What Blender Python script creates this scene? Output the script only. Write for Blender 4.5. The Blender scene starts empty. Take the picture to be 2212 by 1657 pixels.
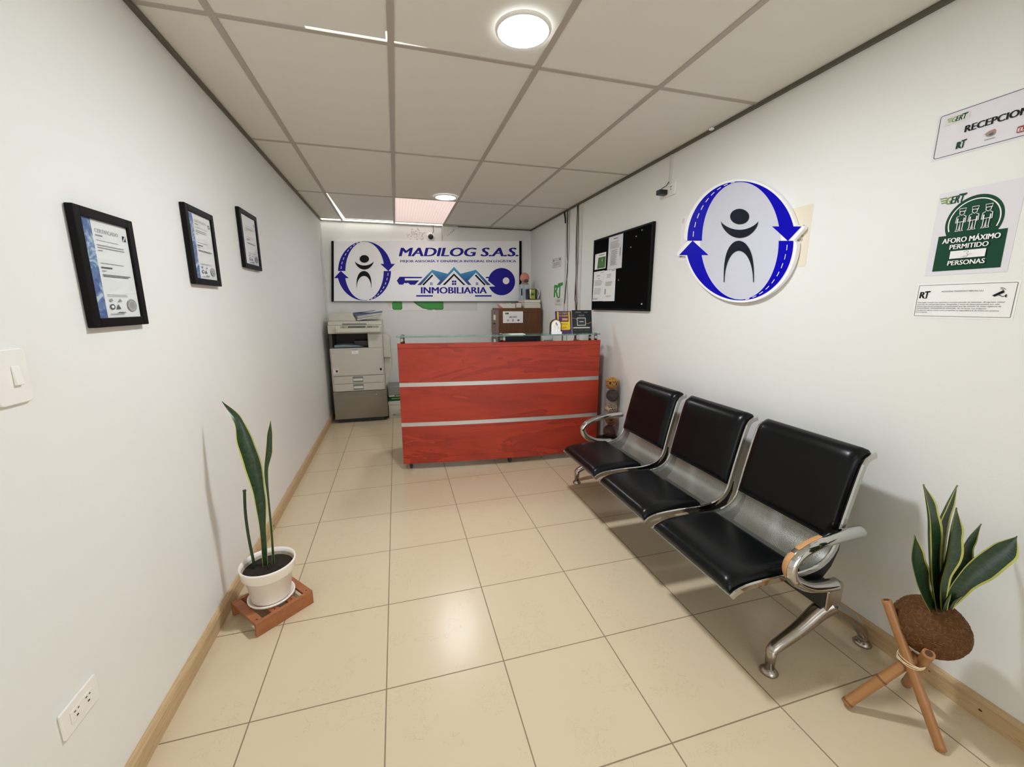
import bpy, bmesh, math, random
from mathutils import Vector, Matrix
random.seed(7)
D = bpy.data
COL = bpy.context.scene.collection
SC = bpy.context.scene
PI = math.pi
# room: x across (left wall XL, right wall XR), y into the room, z up; metres
XL, XR, YB, YF, HC = -0.821, 1.845, 5.576, -2.4, 2.389

# ------------------------------------------------------------------ materials
def lin(c):
    return tuple(((v / 255) / 12.92 if v / 255 <= .04045 else ((v / 255 + .055) / 1.055) ** 2.4) for v in c)

class NT:
    def __init__(s, name):
        s.m = D.materials.new(name); s.m.use_nodes = True
        s.t = s.m.node_tree; s.b = s.t.nodes['Principled BSDF']; s.out = s.t.nodes['Material Output']
    def n(s, typ, **kw):
        nd = s.t.nodes.new(typ)
        for k, v in kw.items():
            if k.startswith('i_'):
                key = k[2:]
                nd.inputs[int(key) if key.isdigit() else key].default_value = v
            else: setattr(nd, k, v)
        return nd
    def l(s, a, b): s.t.links.new(a, b)
    def math(s, op, a, b=None, c=None):
        nd = s.n('ShaderNodeMath', operation=op)
        for i, v in enumerate((a, b, c)):
            if v is None: continue
            if isinstance(v, (int, float)): nd.inputs[i].default_value = v
            else: s.l(v, nd.inputs[i])
        return nd.outputs[0]
    def mix(s, f, a, b):
        nd = s.n('ShaderNodeMix', data_type='RGBA')
        for sock, v in ((nd.inputs[0], f), (nd.inputs[6], a), (nd.inputs[7], b)):
            if isinstance(v, (int, float)): sock.default_value = v
            elif isinstance(v, tuple): sock.default_value = (*v[:3], 1)
            else: s.l(v, sock)
        return nd.outputs[2]
    def bump(s, h, strength=.2, dist=.001):
        b = s.n('ShaderNodeBump'); b.inputs['Strength'].default_value = strength; b.inputs['Distance'].default_value = dist
        s.l(h, b.inputs['Height']); s.l(b.outputs[0], s.b.inputs['Normal'])
    def coord(s, which='Object'):
        return s.n('ShaderNodeTexCoord').outputs[which]
    def map(s, scale, which='Object', loc=(0, 0, 0), rot=(0, 0, 0)):
        mp = s.n('ShaderNodeMapping'); mp.inputs['Scale'].default_value = scale; mp.inputs['Location'].default_value = loc
        mp.inputs['Rotation'].default_value = rot
        s.l(s.coord(which), mp.inputs[0]); return mp.outputs[0]
    def noise(s, vec, scale=5, detail=3, rough=.5, dist=0):
        nd = s.n('ShaderNodeTexNoise'); nd.inputs['Scale'].default_value = scale; nd.inputs['Detail'].default_value = detail
        nd.inputs['Roughness'].default_value = rough; nd.inputs['Distortion'].default_value = dist
        s.l(vec, nd.inputs['Vector']); return nd.outputs[0]
    def ramp(s, f, stops):
        nd = s.n('ShaderNodeValToRGB'); cr = nd.color_ramp
        while len(cr.elements) < len(stops): cr.elements.new(.5)
        for e, (p, c) in zip(cr.elements, stops): e.position = p; e.color = (*c, 1)
        s.l(f, nd.inputs[0]); return nd.outputs[0]
    def base(s, v):
        if isinstance(v, tuple): s.b.inputs['Base Color'].default_value = (*v, 1)
        else: s.l(v, s.b.inputs['Base Color'])
    def set(s, rough=None, metal=None, **kw):
        if rough is not None: s.b.inputs['Roughness'].default_value = rough
        if metal is not None: s.b.inputs['Metallic'].default_value = metal
        for k, v in kw.items(): s.b.inputs[k.replace('_', ' ')].default_value = v

def plain(name, c, rough=.5, metal=0, var=.06, scale=30, bump=0, **kw):
    """a procedural material: one colour with a slight noise variation"""
    t = NT(name); c = lin(c)
    nz = t.noise(t.map((1, 1, 1)), scale, 3)
    t.base(t.mix(nz, tuple(v * (1 - var) for v in c), tuple(min(1, v * (1 + var)) for v in c)))
    t.set(rough, metal, **kw)
    if bump: t.bump(nz, bump, .002)
    return t.m

def wood(name, c1, c2, axis, scale=6, rough=.35, stretch=14, rings=1.4):
    t = NT(name)
    sc = [stretch] * 3; sc[axis] = 1
    v = t.map(tuple(s_ * scale / 6 for s_ in sc))
    n1 = t.noise(v, 1.6, 5, .6, .8)
    w = t.math('FRACT', t.math('MULTIPLY', n1, 6 * rings))
    fine = t.noise(v, 9, 4, .7)
    f = t.math('ADD', t.math('MULTIPLY', w, .45), t.math('MULTIPLY', fine, .55))
    t.base(t.mix(f, lin(c2), lin(c1)))
    t.set(rough); t.bump(fine, .08, .001)
    return t.m

def emit(name, c, strength):
    t = NT(name)
    e = t.n('ShaderNodeEmission'); e.inputs[0].default_value = (*lin(c), 1); e.inputs[1].default_value = strength
    t.l(e.outputs[0], t.out.inputs[0]); return t.m

M = {}
def wallmat(name, c):
    t = NT(name); v = t.map((1, 1, 1))
    nz = t.noise(v, 160, 3); big = t.noise(v, 1.3, 2)
    t.base(t.mix(big, lin(c), tuple(x * .965 for x in lin(c)))); t.set(.55)
    t.bump(nz, .12, .002); return t.m
M['wall'] = wallmat('white_wall_paint', (232, 232, 227))
M['entrance'] = plain('dark_entrance_wall', (120, 112, 102), .6)
M['tile_ceiling'] = plain('ceiling_board', (226, 224, 215), .85, var=.015, scale=6)
M['tbar'] = plain('ceiling_tee_bar', (176, 168, 158), .5, var=.03)
M['angle'] = plain('dark_wall_angle', (92, 86, 74), .5)
def floor_mat():
    t = NT('cream_floor_tiles')
    s, fx, fy = .44223, -.99024, 1.31756
    sep = t.n('ShaderNodeSeparateXYZ'); t.l(t.coord(), sep.inputs[0])
    u = t.math('DIVIDE', t.math('SUBTRACT', sep.outputs[0], fx), s)
    v = t.math('DIVIDE', t.math('SUBTRACT', sep.outputs[1], fy), s)
    def edge(q):
        f = t.math('FRACT', q); return t.math('MINIMUM', f, t.math('SUBTRACT', 1, f))
    d = t.math('MINIMUM', edge(u), edge(v))
    grout = t.math('LESS_THAN', d, .0052)
    cell = t.n('ShaderNodeCombineXYZ')
    t.l(t.math('FLOOR', u), cell.inputs[0]); t.l(t.math('FLOOR', v), cell.inputs[1])
    wn = t.n('ShaderNodeTexWhiteNoise'); t.l(cell.outputs[0], wn.inputs['Vector'])
    off = t.n('ShaderNodeVectorMath', operation='MULTIPLY_ADD'); off.inputs[1].default_value = (7, 7, 7)
    t.l(wn.outputs['Color'], off.inputs[0]); t.l(t.coord(), off.inputs[2])
    pos = off.outputs[0]
    cloud = t.noise(pos, 3.5, 3, .6, .5)
    vn = t.noise(pos, 14, 4, .6, 1.6)
    vein = t.math('LESS_THAN', t.math('ABSOLUTE', t.math('SUBTRACT', vn, .5)), .006)
    gate = t.math('GREATER_THAN', t.noise(pos, 6, 2), .56)
    vein = t.math('MULTIPLY', t.math('MULTIPLY', vein, gate), .30)
    c = t.mix(cloud, lin((207, 192, 160)), lin((211, 191, 162)))
    c = t.mix(t.math('MULTIPLY', wn.outputs['Value'], .4), c, lin((203, 188, 156)))
    c = t.mix(vein, c, lin((160, 144, 112)))
    t.base(t.mix(grout, c, lin((134, 114, 90))))
    r = t.math('ADD', .200, t.math('MULTIPLY', t.noise(t.coord(), 5, 3), .06))
    t.l(t.math('ADD', r, t.math('MULTIPLY', grout, .4)), t.b.inputs['Roughness'])
    h = t.math('SUBTRACT', t.math('MULTIPLY', t.noise(t.coord(), 40, 2), .05), grout)
    t.bump(h, .3, .0015)
    return t.m
M['floor'] = floor_mat()
M['pine'] = wood('pale_pine', (206, 180, 140), (170, 140, 100), 1, 5, .5, 18)
M['redwood'] = wood('red_laminate', (186, 60, 34), (126, 30, 14), 0, 2.2, .5, 7, .9)
M['redside'] = wood('red_laminate_side', (160, 52, 36), (118, 30, 20), 2, 3.2, .4, 9, .9)
M['cabwood'] = wood('brown_cabinet_wood', (116, 72, 34), (74, 42, 18), 2, 4, .4, 12, .8)
M['drawerwood'] = wood('dusty_brown_drawer_front', (128, 98, 84), (110, 80, 66), 2, 4, .4, 12, .8)
M['crate'] = wood('oiled_cedar', (172, 110, 68), (138, 82, 48), 0, 7, .5, 12, .7)
M['bamboo'] = plain('bamboo_cane', (160, 112, 66), .35, var=.18, scale=14)
M['bamboo_node'] = plain('bamboo_node', (120, 74, 40), .5, var=.15)
M['bamboo_hole'] = plain('bamboo_hollow', (84, 48, 28), .8)
M['string'] = plain('natural_string', (226, 204, 166), .9)
M['alu'] = plain('brushed_aluminium_strip', (196, 194, 190), .38, .55, var=.04)
M['chrome'] = plain('chrome', (198, 197, 194), .07, 1, var=.03)
M['chrome_worn'] = plain('worn_chrome', (168, 160, 150), .24, 1, var=.22, scale=40)
M['peeled'] = plain('bare_orange_patch', (200, 148, 96), .55, 0, var=.15, scale=60)
M['steel'] = plain('satin_steel', (190, 188, 182), .25, 1)
M['leather'] = plain('black_leatherette', (9, 10, 11), .27, 0, var=.1, scale=220, bump=.03, Specular_IOR_Level=.22)
M['blackmetal'] = plain('black_painted_steel', (14, 13, 13), .45)
M['black'] = plain('black_plastic', (20, 19, 19), .4)
M['frameblack'] = plain('black_frame_lacquer', (9, 8, 8), .5, Specular_IOR_Level=.15)
M['darkgrey'] = plain('dark_grey_plastic', (58, 58, 58), .5)
M['midgrey'] = plain('grey_plastic', (128, 128, 124), .5)
M['white'] = plain('white_plastic', (236, 233, 226), .4, var=.02)
M['pot'] = plain('white_glazed_pot', (240, 232, 222), .3, var=.03, scale=12)
M['soil'] = plain('dark_soil', (36, 24, 16), .95, var=.5, scale=120, bump=.8)
M['potrim'] = plain('dirty_inner_wall', (190, 178, 158), .8, var=.35, scale=60)
M['coir'] = plain('coconut_fibre', (92, 62, 38), .95, var=.6, scale=110, bump=1.0, Specular_IOR_Level=.1)
M['fibre'] = plain('loose_coconut_fibre', (128, 92, 58), .9, var=.4, scale=60)
M['paper'] = plain('white_paper', (238, 237, 233), .7, var=.015)
M['paperg'] = plain('greyish_paper', (216, 216, 210), .7, var=.02)
M['sheetgrey'] = plain('cool_white_sheet', (222, 219, 224), .6, var=.02)
M['ink'] = plain('black_ink', (16, 16, 18), .6, Specular_IOR_Level=.2)
M['inkgrey'] = plain('grey_ink', (150, 150, 148), .7)
M['inkdark'] = plain('dark_grey_ink', (92, 92, 94), .7)
M['inkgreen'] = plain('dark_green_ink', (14, 66, 42), .6, Specular_IOR_Level=.2)
M['lime'] = plain('lime_green_ink', (110, 140, 40), .55)
M['green'] = plain('bright_green_print', (44, 152, 46), .4)
M['greend'] = plain('mid_green_print', (52, 110, 44), .5)
M['navy'] = plain('logo_blue', (40, 36, 146), .6, var=.02, Specular_IOR_Level=.15)
M['blue'] = plain('deep_blue_gloss', (4, 0, 178), .4, var=.03, Specular_IOR_Level=.12)
M['figure'] = plain('dark_navy_print', (22, 26, 40), .35, var=.03, Specular_IOR_Level=.15)
M['signwhite'] = plain('white_sign_face', (250, 250, 250), .35, var=.01, Emission_Strength=0)
M['ovalface'] = plain('glossy_pale_grey', (206, 208, 218), .12, var=.03, scale=20)
M['pinred'] = plain('reddish_print', (150, 50, 60), .6)
M['tan'] = plain('tan_print', (150, 130, 110), .6)
M['copier'] = plain('ivory_plastic', (196, 192, 178), .45, var=.02)
M['copierlow'] = plain('taupe_painted_steel', (128, 120, 102), .4, var=.03)
M['copiercav'] = plain('dark_paper_bay', (74, 70, 60), .6)
M['panelgreen'] = plain('olive_panel', (156, 158, 128), .5)
M['lcd'] = plain('grey_lcd', (84, 84, 78), .2)
M['bluefolder'] = plain('blue_grey_folder', (78, 96, 124), .4, var=.2, scale=9)
M['bluepaper'] = plain('pale_blue_paper', (138, 156, 164), .6)
M['purple'] = plain('purple_card', (74, 42, 96), .4)
M['yellow'] = plain('yellow_print', (240, 206, 28), .5)
M['redink'] = plain('red_ink', (176, 60, 34), .6)
M['blackcard'] = plain('black_gloss_card', (38, 40, 43), .3)
M['gold'] = plain('gold_line', (214, 180, 96), .5)
M['pink'] = plain('salmon_plastic', (198, 128, 112), .4, var=.1)
M['cream'] = plain('cream_paper', (226, 216, 196), .7)
M['bookpages'] = plain('paper_pages', (222, 216, 202), .8, var=.12, scale=200)
M['bluegrey'] = plain('pale_blue_box', (186, 196, 204), .6)
M['oliveprint'] = plain('yellow_green_print', (160, 170, 60), .5)
M['corklike'] = plain('black_felt', (7, 6, 6), .9, var=.2, Specular_IOR_Level=.08)
M['conduit'] = plain('white_pvc', (212, 208, 200), .5)
M['cable_black'] = plain('black_cable', (24, 22, 22), .5)
M['cable_brown'] = plain('brown_cable', (120, 84, 58), .5)
M['cable_grey'] = plain('grey_cable', (170, 166, 158), .5)
M['stain'] = plain('damp_stain', (196, 188, 180), .8, var=.2, scale=30)
for nm, c in (('ball_ochre', (190, 136, 52)), ('ball_dark', (82, 70, 60)), ('ball_cream', (196, 178, 146)), ('ball_rust', (150, 92, 44)), ('ball_brown', (96, 66, 48))):
    M[nm] = plain(nm, c, .7, var=.2, scale=60)

def glassmat(name, c, rough=0, thin=.12, alpha=.0):
    """clear sheet: mostly transparent with a mirror gloss that grows at grazing angles"""
    t = NT(name)
    tr = t.n('ShaderNodeBsdfTransparent'); tr.inputs[0].default_value = (*c, 1)
    gl = t.n('ShaderNodeBsdfGlossy'); gl.inputs['Roughness'].default_value = rough
    fr = t.n('ShaderNodeFresnel'); fr.inputs[0].default_value = 1.45
    mx = t.n('ShaderNodeMixShader')
    geo = t.n('ShaderNodeNewGeometry')
    t.l(t.math('MULTIPLY', t.math('ADD', t.math('MULTIPLY', fr.outputs[0], .8), alpha), t.math('SUBTRACT', 1, geo.outputs['Backfacing'])), mx.inputs[0]); t.l(tr.outputs[0], mx.inputs[1]); t.l(gl.outputs[0], mx.inputs[2])
    t.l(mx.outputs[0], t.out.inputs[0]); return t.m
M['acrylic'] = glassmat('clear_acrylic', (.93, .92, .95), .02, alpha=.02)
M['glass'] = glassmat('frame_glass', (.97, .98, .98), .04)
t = NT('green_edged_glass'); t.base((.40, .66, .60)); t.set(.03); t.b.inputs['Transmission Weight'].default_value = .85; t.b.inputs['IOR'].default_value = 1.3
M['shelfglass'] = t.m

def perf_mat():
    t = NT('perforated_steel')
    uv = t.coord('UV'); sep = t.n('ShaderNodeSeparateXYZ'); t.l(uv, sep.inputs[0])
    P = .0062
    def dots(ox, oy):
        u = t.math('SUBTRACT', t.math('FRACT', t.math('ADD', t.math('DIVIDE', sep.outputs[0], P), ox)), .5)
        v = t.math('SUBTRACT', t.math('FRACT', t.math('ADD', t.math('DIVIDE', sep.outputs[1], P * 1.732), oy)), .5)
        v = t.math('MULTIPLY', v, 1.732)
        return t.math('LESS_THAN', t.math('ADD', t.math('MULTIPLY', u, u), t.math('MULTIPLY', v, v)), .085)
    h = t.math('MAXIMUM', dots(0, 0), dots(.5, .5))
    # solid margin near the sides of the sheet
    em = t.math('MINIMUM', sep.outputs[0], t.math('SUBTRACT', .455, sep.outputs[0]))
    h = t.math('MULTIPLY', h, t.math('GREATER_THAN', em, .022))
    nz = t.noise(t.map((1, 1, 1)), 9, 4, .7)
    t.base(t.mix(nz, lin((118, 120, 112)), lin((146, 147, 139)))); t.set(.42, .75)
    tr = t.n('ShaderNodeBsdfTransparent'); mx = t.n('ShaderNodeMixShader')
    t.l(h, mx.inputs[0]); t.l(t.b.outputs[0], mx.inputs[1]); t.l(tr.outputs[0], mx.inputs[2]); t.l(mx.outputs[0], t.out.inputs[0])
    return t.m
M['perf'] = perf_mat()

def leaf_mat():
    t = NT('variegated_leaf')
    uv = t.coord('UV'); sep = t.n('ShaderNodeSeparateXYZ'); t.l(uv, sep.inputs[0])
    a = t.math('ABSOLUTE', t.math('SUBTRACT', sep.outputs[0], .5))
    wob = t.math('MULTIPLY', t.noise(t.map((1, 1, 6), 'UV'), 3, 2), .08)
    edge = t.math('GREATER_THAN', t.math('ADD', a, wob), .465)
    v = t.map((1.2, 16, 1), 'UV')
    bands = t.noise(v, 3.0, 4, .6, 1.2)
    g = t.ramp(bands, [(.35, lin((16, 36, 20))), (.6, lin((40, 68, 38)))])
    t.base(t.mix(edge, g, lin((184, 186, 96)))); t.set(.35)
    return t.m
M['leaf'] = leaf_mat()
M['stem'] = plain('dark_green_stem', (34, 58, 32), .45, var=.2)

def roofgrad():
    t = NT('roof_blue_gradient')
    sep = t.n('ShaderNodeSeparateXYZ'); t.l(t.coord(), sep.inputs[0])
    f = t.math('DIVIDE', t.math('ADD', sep.outputs[2], .17), .24)
    t.base(t.ramp(f, [(0, lin((38, 48, 122))), (.45, lin((44, 104, 168))), (1, lin((48, 176, 214)))])); t.set(.5)
    return t.m
M['roofgrad'] = roofgrad()

def marble_strip():
    t = NT('blue_marbled_border')
    n = t.noise(t.map((1, 1, 1)), 22, 4, .6, 1.5)
    t.base(t.ramp(n, [(.35, lin((70, 90, 142))), (.52, lin((104, 130, 172))), (.62, lin((188, 202, 214)))])); t.set(.6)
    return t.m
M['marble'] = marble_strip()

def panel_mat():
    t = NT('translucent_ribbed_sheet')
    sep = t.n('ShaderNodeSeparateXYZ'); t.l(t.coord(), sep.inputs[0])
    r = t.math('SINE', t.math('MULTIPLY', sep.outputs[0], 2 * PI / .03)); r2 = t.math('SINE', t.math('MULTIPLY', sep.outputs[1], 2 * PI / .03))
    rib = t.math('MULTIPLY', t.math('GREATER_THAN', t.math('ADD', r, r2), -.9), 1.0)
    dirt = t.noise(t.map((1, 1, 1)), 9, 4, .7)
    dk = t.math('GREATER_THAN', dirt, .68)
    c = t.mix(rib, lin((176, 168, 166)), lin((190, 182, 180)))
    c = t.mix(t.math('MULTIPLY', dk, .55), c, lin((126, 114, 108)))
    tl = t.n('ShaderNodeBsdfTranslucent'); df = t.n('ShaderNodeBsdfDiffuse'); mx = t.n('ShaderNodeMixShader')
    t.l(c, tl.inputs[0]); t.l(c, df.inputs[0]); mx.inputs[0].default_value = .35
    t.l(tl.outputs[0], mx.inputs[1]); t.l(df.outputs[0], mx.inputs[2]); t.l(mx.outputs[0], t.out.inputs[0])
    return t.m
M['panel'] = panel_mat()
M['lamp'] = emit('led_diffuser', (244, 248, 255), 340)
M['lamp_far'] = emit('led_diffuser_weak', (244, 248, 255), 124)
M['lampback'] = emit('led_diffuser_entrance', (240, 247, 255), 40)
M['day'] = emit('daylight_roof', (255, 250, 246), 7.5)
M['front'] = emit('added_fill_light', (244, 249, 255), 3.0)  # soft fill for the added panel behind the camera

# ------------------------------------------------------------------ mesh builder
class MB:
    def __init__(s): s.bm = bmesh.new(); s.uv = None
    def _m(s, fs, mi, sm=False):
        for f in fs: f.material_index = mi; f.smooth = sm
    def box(s, x0, x1, y0, y1, z0, z1, mi=0, mat=None):
        vs = [Vector((x, y, z)) for z in (z0, z1) for y in (y0, y1) for x in (x0, x1)]
        if mat is not None: vs = [mat @ v for v in vs]
        v = [s.bm.verts.new(p) for p in vs]
        fs = [s.bm.faces.new([v[i] for i in q]) for q in ((0, 2, 3, 1), (4, 5, 7, 6), (0, 1, 5, 4), (2, 6, 7, 3), (0, 4, 6, 2), (1, 3, 7, 5))]
        s._m(fs, mi); return s
    def prism(s, pts, a, b, mi=0):
        """polygon pts (3D, planar) swept from offset vector a to b"""
        a, b = Vector(a), Vector(b)
        v0 = [s.bm.verts.new(Vector(p) + a) for p in pts]; v1 = [s.bm.verts.new(Vector(p) + b) for p in pts]
        n = len(pts); fs = [s.bm.faces.new(v0[::-1]), s.bm.faces.new(v1)]
        for i in range(n): fs.append(s.bm.faces.new([v0[i], v0[(i + 1) % n], v1[(i + 1) % n], v1[i]]))
        s._m(fs, mi); return s
    def face(s, pts, mi=0):
        f = s.bm.faces.new([s.bm.verts.new(p) for p in pts]); f.material_index = mi; return f
    def tube(s, path, r, n=12, mi=0, cap=True, mifun=None, flat=1.0, up=None, smooth=True):
        P = [Vector(p) for p in path]; m = len(P)
        R = r if isinstance(r, (list, tuple)) else [r] * m
        T = [(P[min(i + 1, m - 1)] - P[max(i - 1, 0)]).normalized() for i in range(m)]
        u = Vector(up) if up else (Vector((0, 0, 1)) if abs(T[0].z) < .9 else Vector((1, 0, 0)))
        u = (u - T[0] * u.dot(T[0])).normalized(); rings = []
        for i in range(m):
            u = (u - T[i] * u.dot(T[i])).normalized(); w = T[i].cross(u)
            rings.append([s.bm.verts.new(P[i] + (u * math.cos(2 * PI * k / n) + w * flat * math.sin(2 * PI * k / n)) * R[i]) for k in range(n)])
        for i in range(m - 1):
            for k in range(n):
                f = s.bm.faces.new([rings[i][k], rings[i][(k + 1) % n], rings[i + 1][(k + 1) % n], rings[i + 1][k]])
                f.smooth = smooth; f.material_index = mifun(i, k) if mifun else mi
        if cap:
            s._m([s.bm.faces.new(rings[0][::-1]), s.bm.faces.new(rings[-1])], mi)
        return s
    def lathe(s, prof, c, n=32, mi=0, smooth=True, axis=None, mifun=None):
        """prof: (radius, height) from bottom to top; c: base point"""
        c = Vector(c); rot = Matrix.Identity(3)
        if axis is not None: rot = Vector((0, 0, 1)).rotation_difference(Vector(axis)).to_matrix()
        rings = []
        for r, h in prof:
            if r < 1e-6: rings.append([s.bm.verts.new(c + rot @ Vector((0, 0, h)))])
            else: rings.append([s.bm.verts.new(c + rot @ Vector((r * math.cos(2 * PI * k / n), r * math.sin(2 * PI * k / n), h))) for k in range(n)])
        for i in range(len(rings) - 1):
            A, B = rings[i], rings[i + 1]
            for k in range(n):
                k2 = (k + 1) % n
                if len(A) == 1 and len(B) == 1: continue
                if len(A) == 1: q = [A[0], B[k2], B[k]]
                elif len(B) == 1: q = [A[k], A[k2], B[0]]
                else: q = [A[k], A[k2], B[k2], B[k]]
                f = s.bm.faces.new(q); f.smooth = smooth; f.material_index = mifun(i) if mifun else mi
        return s
    def ball(s, c, r, n=20, mi=0, sc=(1, 1, 1)):
        prof = [(r * math.sin(PI * i / n), -r * math.cos(PI * i / n)) for i in range(n + 1)]
        k = len(s.bm.verts); s.lathe(prof, (0, 0, 0), n * 2, mi)
        s.bm.verts.ensure_lookup_table()
        for v in s.bm.verts[k:]: v.co = Vector((v.co.x * sc[0], v.co.y * sc[1], v.co.z * sc[2])) + Vector(c)
        return s
    def grid(s, rows, mi=0, smooth=True, uvs=None, close=False):
        V = [[s.bm.verts.new(p) for p in r] for r in rows]
        if uvs and s.uv is None: s.uv = s.bm.loops.layers.uv.new('UVMap')
        for i in range(len(V) - 1):
            for j in range(len(V[0]) - 1):
                idx = ((i, j), (i, j + 1), (i + 1, j + 1), (i + 1, j))
                f = s.bm.faces.new([V[a][b] for a, b in idx]); f.smooth = smooth; f.material_index = mi
                if uvs:
                    for lp, (a, b) in zip(f.loops, idx): lp[s.uv].uv = uvs[a][b]
        return s

ORG = {}
def build(name, mb, mats, parent=None, bevel=0, normals=True, label=None):
    bm = mb.bm if isinstance(mb, MB) else mb
    if normals: bmesh.ops.recalc_face_normals(bm, faces=bm.faces)
    org = ORG.get(parent.name, Vector()) if parent is not None else Vector()
    if org.length: bmesh.ops.translate(bm, vec=-org, verts=bm.verts)
    me = D.meshes.new(name); bm.to_mesh(me); bm.free()
    for m in (mats if isinstance(mats, (list, tuple)) else [mats]): me.materials.append(M[m] if isinstance(m, str) else m)
    o = D.objects.new(name, me); COL.objects.link(o)
    if parent is not None: o.parent = parent; ORG[o.name] = org
    if bevel:
        b = o.modifiers.new('bevel', 'BEVEL'); b.width = bevel; b.segments = 2; b.limit_method = 'ANGLE'; b.angle_limit = math.radians(40)
    if label: o['label'] = label
    return o
def tag(o, label, cat, group=None):
    o['label'] = label; o['category'] = cat
    if group: o['group'] = group
    return o
def thing(name, label, cat, loc, group=None):
    o = D.objects.new(name, None); COL.objects.link(o); o.location = loc; o.empty_display_size = .05
    ORG[o.name] = Vector(loc); return tag(o, label, cat, group)
def struct(name, mb, mats, parent=None, bevel=0):
    o = build(name, mb, mats, parent, bevel); o['kind'] = 'structure'; return o

def spline(pts, n=8):
    """Catmull-Rom through points"""
    P = [Vector(p) for p in pts]; out = []
    for i in range(len(P) - 1):
        p0, p1, p2, p3 = P[max(i - 1, 0)], P[i], P[i + 1], P[min(i + 2, len(P) - 1)]
        for k in range(n):
            t_ = k / n
            out.append(.5 * ((2 * p1) + (p2 - p0) * t_ + (2 * p0 - 5 * p1 + 4 * p2 - p3) * t_ ** 2 + (3 * p1 - p0 - 3 * p2 + p3) * t_ ** 3))
    out.append(P[-1]); return out

# ------------------------------------------------------------------ printed graphics
def onR(a, b, h=0): return Vector((XR - h, -a, b))          # right wall, reading direction -y
def onL(a, b, h=0): return Vector((XL + h, a, b))           # left wall
def onB(a, b, h=0): return Vector((a, YB - h, b))           # back wall
def homog(src, dst):
    """plane map taking the four src corners to the four dst corners"""
    A = []; B = []
    for (x, y), (u, v) in zip(src, dst):
        A.append([x, y, 1, 0, 0, 0, -u * x, -u * y]); B.append(u)
        A.append([0, 0, 0, x, y, 1, -v * x, -v * y]); B.append(v)
    n = 8
    for i in range(n):
        p = max(range(i, n), key=lambda r_: abs(A[r_][i])); A[i], A[p] = A[p], A[i]; B[i], B[p] = B[p], B[i]
        for r_ in range(n):
            if r_ != i:
                f = A[r_][i] / A[i][i]
                for c_ in range(i, n): A[r_][c_] -= f * A[i][c_]
                B[r_] -= f * B[i]
    h = [B[i] / A[i][i] for i in range(n)]
    def f(x, y):
        w = h[6] * x + h[7] * y + 1
        return (h[0] * x + h[1] * y + h[2]) / w, (h[3] * x + h[4] * y + h[5]) / w
    return f
_fc = {}
def glyphs(body, bold=0, shear=0):
    key = (body, bold, shear)
    if key not in _fc:
        cu = D.curves.new('tmp', 'FONT'); cu.body = body; cu.size = 1; cu.offset = bold; cu.shear = shear; cu.resolution_u = 3
        o = D.objects.new('tmp', cu); COL.objects.link(o)
        dg = bpy.context.evaluated_depsgraph_get(); dg.update()
        me = D.meshes.new_from_object(o.evaluated_get(dg))
        _fc[key] = ([(v.co.x, v.co.y) for v in me.vertices], [tuple(p.vertices) for p in me.polygons])
        D.meshes.remove(me); D.objects.remove(o); D.curves.remove(cu)
    return _fc[key]
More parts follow.
